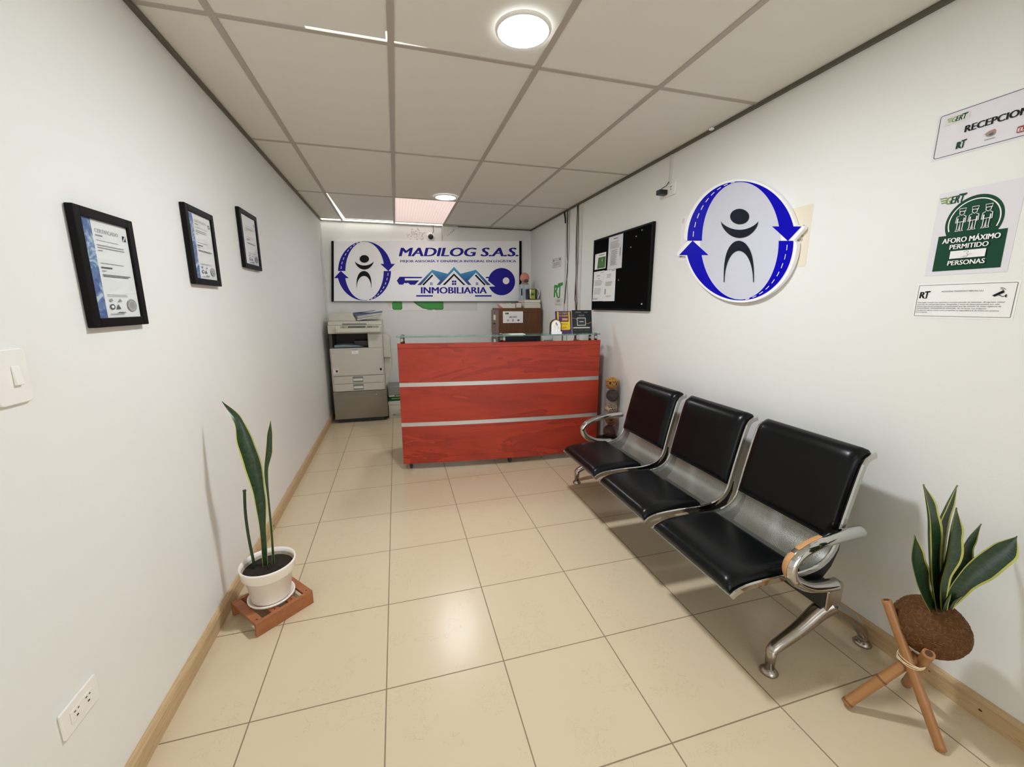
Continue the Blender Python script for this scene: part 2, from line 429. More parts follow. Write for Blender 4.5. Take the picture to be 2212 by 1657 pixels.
class Art:
    """flat print: shapes in a sign's own 2D coordinates laid on its face"""
    def __init__(s, f, h=.0006): s.f = f; s.h = h; s.mb = MB(); s.mats = []; s.k = 0
    def mi(s, m):
        if m not in s.mats: s.mats.append(m)
        return s.mats.index(m)
    def at(s, p): return s.f(p[0], p[1], s.h + s.k * .00012)
    def poly(s, pts, m):
        s.k += 1; s.mb.face([s.at(p) for p in pts], s.mi(m)); return s
    def rect(s, x0, y0, x1, y1, m): return s.poly([(x0, y0), (x1, y0), (x1, y1), (x0, y1)], m)
    def ell(s, cx, cy, rx, ry, m, n=40): return s.poly([(cx + rx * math.cos(2 * PI * i / n), cy + ry * math.sin(2 * PI * i / n)) for i in range(n)], m)
    def band(s, A, B, m):
        s.k += 1
        for i in range(len(A) - 1):
            q = [A[i], A[i + 1], B[i + 1], B[i]]
            q = [q[j] for j in range(4) if (q[j][0] - q[j - 1][0]) ** 2 + (q[j][1] - q[j - 1][1]) ** 2 > 1e-14]
            if len(q) > 2: s.mb.face([s.at(p) for p in q], s.mi(m))
        return s
    def line(s, pts, w, m, closed=False):
        P = list(pts) + ([pts[0]] if closed else [])
        A, B = [], []
        for i in range(len(P)):
            p0, p1 = P[max(i - 1, 0)], P[min(i + 1, len(P) - 1)]
            if closed and i in (0, len(P) - 1): p0, p1 = P[-2], P[1]
            dx, dy = p1[0] - p0[0], p1[1] - p0[1]; d = math.hypot(dx, dy) or 1
            A.append((P[i][0] - dy / d * w / 2, P[i][1] + dx / d * w / 2)); B.append((P[i][0] + dy / d * w / 2, P[i][1] - dx / d * w / 2))
        return s.band(A, B, m)
    def arc(s, cx, cy, rx, ry, a0, a1, w, m, n=30):
        return s.line([(cx + rx * math.cos(math.radians(a0 + (a1 - a0) * i / n)), cy + ry * math.sin(math.radians(a0 + (a1 - a0) * i / n))) for i in range(n + 1)], w, m)
    def text(s, body, x0, y0, x1, y1, m, bold=0, shear=0):
        """body fitted in the box: (x0,y0) is its lower left, (x1,y1) its upper right"""
        V, F = glyphs(body, 0, shear)
        d = abs(y1 - y0) * bold * .9 * (1 if x1 > x0 else -1); x0 += d; x1 -= d; e = abs(y1 - y0) * bold * .6; sg = 1 if y1 > y0 else -1; y0 += e * sg; y1 -= e * sg
        ax, bx = min(v[0] for v in V), max(v[0] for v in V); ay, by = min(v[1] for v in V), max(v[1] for v in V)
        for dx, dy in ([(0, 0)] if bold < .012 else [(-d, -e), (d, e), (-d, e), (d, -e), (-d, 0), (d, 0), (0, e), (0, -e), (0, 0)]):
            s.k += .12
            vs = [s.mb.bm.verts.new(s.at((x0 + dx + (v[0] - ax) / (bx - ax) * (x1 - x0), y0 + (v[1] - ay) / (by - ay) * (y1 - y0)))) for v in V]
            for f in F:
                try: fc = s.mb.bm.faces.new([vs[i] for i in f]); fc.material_index = s.mi(m)
                except ValueError: pass
        return s
    def lines(s, x0, x1, ytop, ybot, n, m, t_=.4, rag=.25):
        st = (ytop - ybot) / n
        for i in range(n):
            y = ytop - i * st
            s.rect(x0, y - abs(st) * t_, x1 - (x1 - x0) * rag * random.random(), y, m)
        return s
    def build(s, name, parent): return build(name, s.mb, s.mats, parent, normals=False)

def sheet(f, x0, y0, x1, y1, h0=.0, h1=.0008, curl=0):
    """thin sheet of paper on a wall; returns a builder"""
    mb = MB(); n = 6
    rows = []
    for i in range(n + 1):
        y = y0 + (y1 - y0) * i / n; hh = h1 + curl * (1 - i / n) ** 2
        rows.append([f(x0, y, h0 + .0002), f(x0, y, hh), f(x1, y, hh), f(x1, y, h0 + .0002)])
    mb.grid(rows, smooth=False)
    mb.face([rows[0][j] for j in (0, 1, 2, 3)]); mb.face([rows[-1][j] for j in (3, 2, 1, 0)])
    return mb

# ================================================================== the setting
struct('floor', MB().box(XL - .2, XR + .2, YF - .2, YB + .2, -.1, 0), 'floor')
struct('wall_left', MB().box(XL - .15, XL, YF - .15, YB + .15, 0, 2.95), 'wall')
struct('wall_right', MB().box(XR, XR + .15, YF - .15, YB + .15, 0, 2.95), 'wall')
struct('wall_back', MB().box(XL, XR, YB, YB + .15, 0, 2.95), 'wall')
struct('wall_front', MB().box(XL, XR, YF - .15, YF, 0, 2.95), 'entrance')
struct('trim_1', MB().box(.628, .835, YB - .022, YB, 2.15, 2.386).box(.628, .640, YB - .030, YB, 2.15, 2.386), 'wall')
for side, x0, x1 in (('left', XL, XL + .018), ('right', XR - .018, XR)):
    mb = MB(); inner = x1 if side == 'left' else x0; outer = x0 if side == 'left' else x1
    prof = [(outer, 0), (inner, 0), (inner, .062), (inner + (outer - inner) * .35, .074), (outer, .076)]
    mb.prism([(x, 0, z) for x, z in prof], (0, YF, 0), (0, YB, 0))
    struct('baseboard_' + side, mb, 'pine')
struct('baseboard_back', MB().box(XL + .018, XR - .018, YB - .018, YB, 0, .07), 'pine')
mb = MB()                                                     # knots in the pine
for y in (2.62,): mb.ball((XL + .018, y, .03), .006, 8, sc=(.12, 1.3, 1))
mb.ball((XR - .018, .66, .035), .0045, 8, sc=(.12, 1.1, .9)); mb.ball((XR - .018, .80, .05), .0025, 8, sc=(.12, 1.3, 1))
struct('trim_2', mb, 'bamboo_hole')

# ceiling: boards lying on a grid of tee bars
gx = [XL, -.5754, .0346, .6446, 1.2546, XR]
gy = [YF] + [.6807 + 1.2026 * k for k in range(-2, 5)] + [YB]
mb = MB(); Zt = HC + .002; TH = .012
for i in range(5):
    for j in range(len(gy) - 1):
        x0, x1, y0, y1 = gx[i], gx[i + 1], gy[j], gy[j + 1]
        if i == 2 and j == 6: continue                        # here the translucent sheet lies
        last = j == len(gy) - 2
        if last and i <= 2: continue                          # open strip along the back wall
        if j == 6 and i == 1:                                 # this board has slid off its left bar
            mb.prism([(x0 + .016, y0, 0), (x1, y0, 0), (x1, y1 - .012, 0), (x0 + .046, y1 - .006, 0)], (0, 0, Zt + .004), (0, 0, Zt + TH)); continue
        if j == 3 and i == 1:                                 # boards that stop short of the bar
            mb.box(x0, -.27, y0, y1, Zt, Zt + TH); mb.box(-.27, x1, y0, y1 - .07, Zt, Zt + TH); mb.box(-.27, x1 - .018, y1 - .07, y1 - .021, Zt, Zt + TH); continue
        if j == 3 and i == 2:
            mb.box(.20, x1, y0, y1, Zt, Zt + TH); mb.prism([(x0, y0, 0), (.20, y0, 0), (.20, y1 - .01, 0), (x0, y1 - .019, 0)], (0, 0, Zt), (0, 0, Zt + TH)); continue
        mb.box(x0, x1, y0, y1, Zt, Zt + TH)
ceil = struct('ceiling', mb, 'tile_ceiling')
mb = MB(); w = .013
for x in gx[1:-1]: mb.box(x - w, x + w, YF, YB - .004, HC - .002, HC + .002)
for y in gy[1:-2]:
    for i in range(5): mb.box(gx[i] + (w if i else 0), gx[i + 1] - (w if i < 4 else 0), y - .011, y + .011, HC - .0015, HC + .002)
mb.box(gx[0], gx[3] - w, gy[-2] - .010, gy[-2] + .010, HC - .0015, HC + .002); mb.box(gx[3] + w, gx[5], gy[-2] - .010, gy[-2] + .010, HC - .0015, HC + .002)
g = build('ceiling_grid', mb, 'tbar', ceil); g['kind'] = 'structure'
mb = MB()
mb.box(XL, XL + .016, YF, YB, HC - .016, HC + .001).box(XR - .016, XR, YF, YB, HC - .016, HC + .001)
mb.box(.835, XR - .016, YB - .016, YB, HC - .012, HC + .001).box(XL + .016, .835, YB - .024, YB - .001, HC - .012, HC - .009)
struct('trim_3', mb, 'angle')
struct('ceiling_roof', MB().box(XL, XR, 1.2, YB, 2.90, 2.94), 'day')

# added glowing panel behind the camera, out of view, to soften the shadows
mb = MB(); mb.box(-.45, 1.45, YF + .001, YF + .012, .1, 2.15)
wf = struct('fill_glow_panel', mb, 'front')
mb = MB()
for x in (-.5, .475, 1.45): mb.box(x, x + .05, YF + .001, YF + .05, .05, 2.2)
for z in (.05, 2.15): mb.box(-.45, 1.45, YF + .001, YF + .05, z, z + .05)
g = build('fill_panel_frame', mb, 'alu', wf); g['kind'] = 'structure'  # invented frame around the added fill panel

# ------------------------------------------------------------------ ceiling lights
def downlight(x, y, label, lens='lamp'):
    t = thing('downlight', label, 'ceiling light', (x, y, HC), None)
    mb = MB(); mb.lathe([(.0957, -.010), (.099, -.011), (.104, -.006), (.106, .0), (.0957, .0), (.0957, -.010)], (x, y, HC), 40)
    build('rim', mb, 'white', t)
    mb = MB(); mb.lathe([(0, -.0095), (.08, -.0095), (.0955, -.0085), (.0955, -.003), (0, -.003)], (x, y, HC), 40)
    build('diffuser', mb, lens, t)
downlight(.512, 1.66, 'large round white LED downlight in the ceiling board nearest the camera')
downlight(.510, 4.137, 'round white LED downlight in front of the translucent ceiling panel', 'lamp_far')
downlight(.510, -.80, 'round white LED downlight over the entrance behind the viewer', 'lampback')
t = thing('roof_light', 'translucent ribbed ceiling panel glowing pinkish white with dirt marks', 'light panel', (.34, 4.89, HC))
mb = MB(); mb.box(.048, .632, gy[6] + .012, gy[7] + .03, HC + .003, HC + .007); build('ribbed_sheet', mb, 'panel', t)

# ------------------------------------------------------------------ reception desk
A0, A1 = Vector((-.006, 3.352, 0)), Vector((1.712, 3.218, 0))
dn = Vector((-(A1 - A0).y, (A1 - A0).x, 0)).normalized()      # into the desk
def dk(u, d, z, out=0):
    """point on the bowed front: u along, d behind the front face, z height"""
    bow = .036 * (1 - (2 * u - 1) ** 2)
    p = A0.lerp(A1, u) + dn * (d - out - bow); return Vector((p.x, p.y, z))
desk = thing('reception_desk', 'red wood-grain reception desk with bowed front and two aluminium strips', 'desk', (.85, 3.5, 0))
def slab(z0, z1, out=0, th=.03, u0=0, u1=1, n=28):
    mb = MB(); rows = []
    for i in range(n + 1):
        u = u0 + (u1 - u0) * i / n
        rows.append([dk(u, 0, z0, out), dk(u, 0, z1, out), dk(u, th, z1), dk(u, th, z0), dk(u, 0, z0, out)])
    mb.grid(rows, smooth=False); mb.face([rows[0][j] for j in range(4)]); mb.face([rows[-1][j] for j in range(3, -1, -1)])
    return mb
for nm, z0, z1, out, m in (('front_panel', .112, .385, 0, 'redwood'), ('front_panel', .420, .722, 0, 'redwood'), ('front_panel', .757, 1.040, 0, 'redwood'),
                           ('metal_strip', .385, .420, -.004, 'alu'), ('metal_strip', .722, .757, -.004, 'alu'),
                           ('top_rail', 1.040, 1.075, .006, 'redwood'), ('bottom_rail', .062, .112, .006, 'redwood')):
    build(nm, slab(z0, z1, out), m, desk, bevel=.0015)
for u0, u1 in ((.0, .014), (.986, 1.0)):
    mb = MB(); q = [dk(u0, .031, 0), dk(u1, .031, 0), dk(u1, .62, 0), dk(u0, .62, 0)]
    mb.prism(q, (0, 0, .062), (0, 0, 1.035)); build('side_panel', mb, 'redside', desk)
mb = MB(); q = [dk(.015, .031, 0), dk(.985, .031, 0), dk(.985, .60, 0), dk(.015, .60, 0)]; mb.prism(q, (0, 0, .735), (0, 0, .76)); build('worktop', mb, 'redwood', desk)
mb = MB(); q = [dk(u / 10, .031, 0) for u in range(0, 11)] + [dk(u / 10, .18, 0) for u in range(10, -1, -1)]; mb.prism(q, (0, 0, 1.036), (0, 0, 1.052)); build('ledge', mb, 'redside', desk)
for u, d in ((.034, .05), (.53, .05), (.97, .06), (.03, .55), (.97, .55)):
    p = dk(u, d, 0); mb = MB()
    mb.box(p.x - .012, p.x + .012, p.y - .012, p.y + .012, .034, .062)
    mb.lathe([(0, -.011), (.017, -.011), (.024, -.006), (.024, .006), (.017, .011), (0, .011)], (p.x, p.y, .0245), 20, axis=(1, .2, 0))
    c = build('caster', mb, 'darkgrey', desk)
GZ = 1.122
gl = thing('glass_shelf', 'long clear glass shelf on steel posts along the top of the red desk', 'shelf', (.85, 3.34, GZ))
mb = MB(); q = [dk(-.004 + 1.008 * i / 20, .012, 0) for i in range(21)] + [dk(1.004 - 1.008 * i / 20, .20, 0) for i in range(21)]
mb.prism(q, (0, 0, GZ), (0, 0, GZ + .010)); build('glass_sheet', mb, 'shelfglass', gl, bevel=.001)
for u in (.022, .5, .978):
    for d, z0 in ((.016, 1.0755), (.150, 1.0525)):
        p = dk(u, d, 0); mb = MB(); mb.lathe([(0, z0), (.0135, z0), (.0135, GZ - .0005), (0, GZ - .0005)], (p.x, p.y, 0), 20)
        mb.lathe([(0, GZ + .0105), (.0135, GZ + .0105), (.0135, GZ + .014), (.011, GZ + .017), (0, GZ + .018)], (p.x, p.y, 0), 20)
        build('post', mb, 'steel', gl)
GT = GZ + .0105
# things on the glass shelf
def stand_card(name, label, cat, u0, u1, h, lean, body, art):
    """upright card: face frame a (0..1 across), b (height m)"""
    p0, p1 = dk(u0, .10, GT), dk(u1, .10, GT); ex = (p1 - p0).normalized(); ny = Vector((-ex.y, ex.x, 0))
    def f(a, b, h_=0): return p0.lerp(p1, a) + Vector((0, 0, b)) + ny * (b * lean - h_)
    t = thing(name, label, cat, (p0 + p1) / 2)
    mb = MB(); pts = body(f)
    mb.prism(pts, (0, 0, 0), ny * .004)
    mb2 = MB()
    build('card', mb, art[0], t)
    mb2.prism([f(.35, 0) + ny * .005, f(.65, 0) + ny * .005, f(.65, h * .6) + ny * .005, f(.35, h * .6) + ny * .005], (0, 0, 0), ny * .002)
    leg = [f(.35, h * .55) + ny * .005, f(.65, h * .55) + ny * .005, p0.lerp(p1, .65) + ny * .085, p0.lerp(p1, .35) + ny * .085]
    mb2.prism(leg, (0, 0, 0), ny * .002)
    build('stand_back', mb2, art[0], t)
    A = Art(f, .0008); art[1](A); A.build('print', t); return t
rectbody = lambda h: (lambda f: [f(0, 0), f(1, 0), f(1, h), f(0, h)])
def purple_art(A):
    A.poly([(.12, .040), (.17, .030), (.84, .030), (.90, .040), (.90, .186), (.12, .186)], 'yellow')
    A.poly([(.20, .108), (.24, .100), (.78, .100), (.82, .108), (.82, .186), (.20, .186)], 'purple')
    A.text('LA TARJETA', .24, .166, .79, .181, 'yellow', .03); A.text('DE LA', .24, .146, .34, .160, 'yellow', .02); A.text('CIUDAD', .37, .144, .79, .161, 'yellow', .05)
    A.rect(.40, .110, .78, .132, 'pink'); A.rect(.44, .117, .74, .125, 'gold')
    A.text('¡ÚSALA', .24, .071, .74, .092, 'redink', .05); A.text('AQUÍ!', .26, .040, .68, .061, 'redink', .05)
def black_art(A):
    A.rect(.18, .180, .46, .185, 'inkgrey'); A.rect(.62, .180, .80, .185, 'inkgrey')
    A.rect(.32, .160, .64, .164, 'inkdark'); A.text('Compra QR', .34, .147, .62, .157, 'paperg', .03)
    A.line([(0, .128), (.06, .132), (.14, .128), (.24, .122)], .0022, 'gold'); A.line([(.66, .088), (.78, .082), (.90, .088), (1, .098)], .0022, 'gold')
    A.rect(.24, .066, .68, .134, 'paper'); A.rect(.265, .071, .655, .129, 'darkgrey'); A.rect(.36, .097, .58, .103, 'paperg')
    A.rect(.04, .042, .88, .052, 'paperg'); A.rect(.06, .022, .20, .027, 'inkdark'); A.rect(.34, .022, .50, .027, 'inkdark'); A.rect(.60, .022, .86, .027, 'inkdark')
    A.rect(.10, .058, .82, .060, 'inkdark')
stand_card('advert_card', 'purple and yellow advert card standing on the glass shelf', 'card', .778, .865, .192, .18, rectbody(.192), ('purple', purple_art))
stand_card('payment_card_sign', 'black card sign with white framed square and gold line, rightmost on the glass shelf', 'card sign', .868, .978, .200, .16, rectbody(.200), ('blackcard', black_art))
# little arched picture in front of the purple card
p0, p1 = dk(.737, .045, GT), dk(.796, .045, GT); ex = (p1 - p0).normalized(); ny = Vector((-ex.y, ex.x, 0)); wd = (p1 - p0).length
def fa(a, b, h=0): return p0 + ex * a + Vector((0, 0, b)) - ny * h
t = thing('arched_ornament', 'small arched white ornament with a black border on the glass shelf', 'ornament', (p0 + p1) / 2)
def arch(w_, h_, x0=0, n=14): 
    r = w_ / 2; return [(x0, 0), (x0 + w_, 0)] + [(x0 + r + r * math.cos(PI * i / n), h_ - r + r * math.sin(PI * i / n)) for i in range(n + 1)]
mb = MB(); mb.prism([fa(*q) for q in arch(wd, .126)], (0, 0, 0), ny * .02); build('plaque', mb, 'black', t)
A = Art(fa, .0006); A.poly([(.008 + a * .86, .008 + b * .9) for a, b in arch(wd, .126)], 'gold'); A.poly([(.012 + a * .78, .006 + b * .86) for a, b in arch(wd, .126)], 'signwhite')
A.line([(.045, .095), (.05, .08), (.06, .07), (.055, .055)], .005, 'oliveprint'); A.line([(.052, .098), (.058, .085), (.066, .075)], .006, 'ink'); A.rect(.034, .06, .038, .075, 'gold'); A.rect(.072, .045, .076, .064, 'gold')
A.build('print', t)
mb = MB()
for i, (a, w_, h_) in enumerate(((.03, .010, .055), (.052, .013, .07), (.074, .010, .05))):
    q = fa(a, 0, .012); mb.lathe([(w_ * 1.2, 0), (w_, h_ * .3), (w_ * .75, h_ * .7), (w_ * .3, h_ * .8), (w_ * .45, h_ * .88), (w_ * .3, h_), (0, h_ * 1.02)], q, 12)
mb.box(*sum(([min(p, q), max(p, q)] for p, q in zip(fa(.006, 0, .03), fa(wd - .006, .022, .001))), [])); build('white_figures', mb, 'signwhite', t)
# papers lying on the glass
p = dk(.57, .09, GT); mb = MB(); mb.box(p.x - .065, p.x + .065, p.y - .05, p.y + .05, GT, GT + .004); tag(build('paper_stack', mb, 'paper'), 'thin stack of white papers lying on the middle of the glass shelf', 'papers')
# behind the counter: screen on the worktop
p = dk(.62, .36, .7605)
t = thing('monitor', 'black screen whose top edge shows behind the glass shelf', 'monitor', p)
mb = MB(); mb.box(p.x - .09, p.x + .09, p.y - .07, p.y + .07, .7605, .773).box(p.x - .02, p.x + .02, p.y - .03, p.y - .01, .773, .9); build('stand', mb, 'black', t, .003)
mb = MB(); mb.box(p.x - .20, p.x + .20, p.y - .01, p.y + .025, .84, 1.108); build('screen', mb, 'black', t, .006)
p = dk(.775, .30, .7605); mb = MB(); mb.box(p.x - .05, p.x + .04, p.y, p.y + .08, .7605, 1.105)
tag(build('file_box', mb, 'paperg', bevel=.004), 'pale upright file box just showing behind the glass shelf near the wooden cabinet', 'box')

# ------------------------------------------------------------------ copier
cp = thing('photocopier', 'ivory office photocopier on a taupe steel stand in the far left corner', 'photocopier', (-.46, 5.25, 0))
X0, X1, F = -.757, -.172, 5.0
build('plinth', MB().box(X0 + .02, X1 - .03, F + .03, 5.5, 0, .05), 'black', cp)
build('stand_cabinet', MB().box(X0, X1 + .015, F, 5.52, .046, .378), 'copierlow', cp, .004)
sd = build('stand_door', MB().box(X0 + .008, X1 + .008, F - .012, F - .001, .05, .345), 'copierlow', cp, .003)
mb = MB(); mb.lathe([(0, 0), (.009, 0), (.009, .004), (0, .005)], (-.275, F - .012, .326), 16, axis=(0, -1, 0)); build('lock', mb, 'chrome', sd)
build('body', MB().box(X0, X1, F + .012, 5.52, .382, .885), 'copier', cp, .006)
for z0, z1 in ((.384, .470), (.474, .562)):
    d = build('paper_drawer', MB().box(X0 + .02, X1 - .012, F - .004, F + .010, z0, z1), 'copier', cp, .003)
    zc = (z0 + z1) / 2
    hd = build('handle', MB().box(-.53, -.415, F - .006, F - .003, zc - .03, zc + .038, 0).box(-.525, -.42, F - .016, F - .0061, zc - .012, zc + .012, 1), ['midgrey', 'paperg'], d, .002)
fd = build('front_door', MB().box(X0 + .014, X1 - .012, F - .006, F + .010, .568, .872), 'copier', cp, .004)
def fcop(a, b, h=0): return Vector((a, F - .006 - h, b))
A = Art(fcop); A.rect(-.52, .822, -.446, .862, 'paper'); A.line([(-.510, .845), (-.503, .848), (-.497, .840), (-.492, .848), (-.487, .834), (-.480, .846), (-.474, .834), (-.463, .834)], .003, 'tan'); A.rect(-.512, .864, -.455, .870, 'inkdark')
A.rect(-.735, .60, -.676, .66, 'paperg'); A.rect(-.706, .612, -.684, .640, 'pinred'); A.rect(-.70, .618, -.69, .634, 'ink'); A.rect(-.222, .618, -.200, .644, 'ink'); A.rect(-.73, .648, -.70, .652, 'inkgrey'); A.build('door_print', fd)
build('upper_side', MB().box(-.335, X1, F + .012, 5.52, .885, 1.055), 'copier', cp, .004)
build('paper_bay', MB().box(X0, -.335, 5.40, 5.52, .885, 1.055).box(X0, X0 + .03, F + .06, 5.40, .885, 1.055).box(X0 + .03, -.335, F + .05, 5.40, .8855, .893), 'copiercav', cp)
build('bay_guide', MB().box(-.50, -.345, F + .16, F + .30, .895, .960), 'black', cp, .003)
build('scanner_bed', MB().box(X0, X1 + .004, F + .002, 5.53, 1.055, 1.150), 'copier', cp, .006)
pn = MB(); pn.prism([(0, F + .002, 1.142), (0, F - .055, 1.118), (0, F - .060, 1.075), (0, F - .045, 1.062), (0, F + .002, 1.062)], (-.668, 0, 0), (-.185, 0, 0))
pn = build('control_panel', pn, 'copier', cp, .004)
sl = Vector((0, -.057, -.024)).normalized(); nrm = Vector((0, -.388, .92))
def fp(a, b, h=0): return Vector((a, F + .002, 1.142)) + sl * b + Vector((0, -.39, .92)) * (h + .0006)
A = Art(fp, .0004); A.rect(-.62, .006, -.21, .058, 'panelgreen'); A.build('panel_face', pn)
A = Art(fp, .0009); A.rect(-.535, .008, -.35, .054, 'lcd'); A.build('screen', pn)
A = Art(fp, .0010)
for i in range(3):
    for j in range(4): A.rect(-.325 + i * .018, .010 + j * .011, -.313 + i * .018, .018 + j * .011, 'darkgrey')
for x in (-.265, -.235, -.215): A.rect(x, .012, x + .015, .018, 'darkgrey'); A.rect(x, .040, x + .015, .047, 'darkgrey')
A.rect(-.60, .012, -.575, .04, 'midgrey'); A.build('keypad', pn)
lid = MB(); lid.prism([(0, F + .015, 1.152), (0, F + .02, 1.185), (0, F + .08, 1.196), (0, 5.50, 1.20), (0, 5.52, 1.152)], (X0 + .006, 0, 0), (X1 + .002, 0, 0)); lid = build('scanner_lid', lid, 'copier', cp, .004)
fd2 = MB(); fd2.prism([(X0 + .008, 0, 1.196), (X0 + .008, 0, 1.255), (X0 + .14, 0, 1.29), (-.49, 0, 1.275), (-.455, 0, 1.196)], (0, 5.08, 0), (0, 5.48, 0)); build('document_feeder', fd2, 'copier', lid, .006)
build('lid_grip', MB().box(-.60, -.34, F + .010, F + .022, 1.156, 1.172), 'midgrey', lid, .002)
ft = MB(); ft.prism([(-.45, 0, 1.215), (-.20, 0, 1.262), (-.18, 0, 1.262), (-.18, 0, 1.25), (-.44, 0, 1.200)], (0, 5.10, 0), (0, 5.46, 0)); build('feeder_tray', ft, 'copier', lid, .003)
sb = MB(); sb.prism([(X1 + .001, 0, .76), (X1 + .001, 0, 1.03), (-.135, 0, 1.03), (-.092, 0, .985), (-.088, 0, .76)], (0, 5.06, 0), (0, 5.46, 0)); sb = build('side_unit', sb, 'copier', cp, .006)
tr_ = MB(); tr_.prism([(X1 + .001, 0, .758), (-.088, 0, .758), (-.085, 0, .64), (-.12, 0, .56), (-.16, 0, .40), (X1 + .001, 0, .40)], (0, 5.10, 0), (0, 5.44, 0)); build('bypass_door', tr_, 'copier', cp, .004)
# folders and paper on the copier
mb = MB(); mb.prism([(-.49, 0, 1.262), (-.485, 0, 1.290), (-.30, 0, 1.284), (-.17, 0, 1.306), (-.162, 0, 1.290), (-.30, 0, 1.272), (-.44, 0, 1.25)], (0, 5.12, 0), (0, 5.40, 0))
mb.prism([(-.48, 0, 1.290), (-.33, 0, 1.305), (-.25, 0, 1.318), (-.245, 0, 1.312), (-.33, 0, 1.297), (-.48, 0, 1.286)], (0, 5.10, 0), (0, 5.38, 0))
tag(build('folder', mb, 'bluefolder', bevel=.003), 'blue grey plastic folder lying on the feeder of the photocopier', 'folder')
mb = MB(); mb.prism([(-.71, 0, .895), (-.71, 0, .918), (-.62, 0, .925), (-.45, 0, .912), (-.40, 0, .897)], (0, F + .065, 0), (0, 5.30, 0))
tag(build('copy_paper', mb, 'bluepaper'), 'pale blue sheets lying in the output bay of the photocopier', 'paper')

# stacked boxes right of the copier
mb = MB(); mb.box(-.150, .13, 5.06, 5.40, 0, .20); t = thing('storage_box', 'white cardboard box with black grip hole on the floor beside the photocopier', 'box', (-.01, 5.2, 0))
build('carton', mb, 'copier', t, .003); build('lid', MB().box(-.153, .133, 5.055, 5.405, .17, .206), 'copier', t, .003)
mb = MB(); mb.prism([(-.02, 0, .10), (.0, 0, .112), (.07, 0, .112), (.085, 0, .10), (.06, 0, .092), (.0, 0, .092)], (0, 5.056, 0), (0, 5.0605, 0)); build('grip_hole', mb, 'black', t)
A = Art(lambda a, b, h=0: Vector((a, 5.06 - h, b))); A.lines(-.11, .02, .055, .02, 3, 'inkgrey'); A.rect(-.10, .03, -.07, .055, 'inkgrey'); A.build('print', t)
t = thing('paper_ream', 'dark green and white ream of paper between the stacked boxes by the photocopier', 'ream', (-.01, 5.2, .207))
build('wrapper', MB().box(-.148, .12, 5.07, 5.36, .207, .292), 'inkgreen', t, .004)
A = Art(lambda a, b, h=0: Vector((a, 5.07 - h, b))); A.rect(-.140, .272, -.07, .290, 'paper'); A.rect(-.06, .272, .02, .282, 'paper'); A.lines(-.11, .06, .256, .236, 1, 'lime', .8); A.rect(-.145, .209, .11, .216, 'paperg'); A.build('print', t)
tag(build('tray_box', MB().box(-.143, .13, 5.05, 5.38, .293, .398), 'midgrey', bevel=.005), 'plain grey box on top of the stack beside the photocopier', 'box')

# ------------------------------------------------------------------ filing cabinet
CX0, CX1, CY0, CY1, CZ = 1.262, 1.818, 5.03, 5.47, 1.338
cb = thing('filing_cabinet', 'brown wooden filing cabinet with an ARCHIVO sheet on its side', 'filing cabinet', (1.54, 5.25, 0))
build('carcass', MB().box(CX0, CX1, CY0, CY1, .03, CZ).box(CX0 + .02, CX1 - .02, CY0 + .02, CY1 - .02, 0, .03), 'cabwood', cb, .004)
mb = MB()
for a in ((CX0 + .02, CX0 + .07, .08, CZ - .02), (CX1 - .035, CX1 - .01, .08, CZ - .02)): mb.box(a[0], a[1], CY0 - .004, CY0 + .001, a[2], a[3])
mb.box(CX0 + .07, CX1 - .035, CY0 - .004, CY0 + .001, CZ - .05, CZ - .02); build('side_frame', mb, 'cabwood', cb, .002)
for k in range(4):
    z0 = .06 + k * .318; d = build('drawer', MB().box(CX0 - .018, CX0 - .0005, CY0 + .03, CY1 - .02, z0, z0 + .30), 'drawerwood', cb, .003)
    build('handle', MB().box(CX0 - .034, CX0 - .018, 5.22, 5.31, z0 + .115, z0 + .13), 'black', d, .002)
    build('label_card', MB().box(CX0 - .0195, CX0 - .018, 5.20, 5.32, z0 + .17, z0 + .235), 'paper', d)
    mb = MB(); mb.lathe([(0, 0), (.008, 0), (.008, .003), (0, .004)], (CX0 - .018, 5.26, z0 + .27), 12, axis=(-1, 0, 0)); build('lock', mb, 'black', d)
def fcab(a, b, h=0): return Vector((a, CY0 - .004 - h, b))
t = thing('archive_sheet', 'white sheet reading ARCHIVO taped to the wooden filing cabinet', 'sign', (1.43, CY0 - .004, 1.22))
build('sheet', MB().box(1.297, 1.562, CY0 - .0048, CY0 - .0042, 1.152, 1.298), 'paper', t)
A = Art(fcab, .0014); A.rect(1.326, 1.262, 1.372, 1.282, 'inkgreen'); A.rect(1.332, 1.266, 1.356, 1.278, 'lime'); A.text('ARCHIVO', 1.376, 1.215, 1.482, 1.238, 'ink', .03, .15)
A.text('RT', 1.355, 1.172, 1.376, 1.196, 'inkdark', .04); A.ell(1.428, 1.188, .010, .012, 'tan'); A.rect(1.42, 1.170, 1.436, 1.174, 'inkdark'); A.rect(1.484, 1.178, 1.494, 1.192, 'pinred'); A.rect(1.496, 1.176, 1.512, 1.196, 'navy'); A.build('print', t)
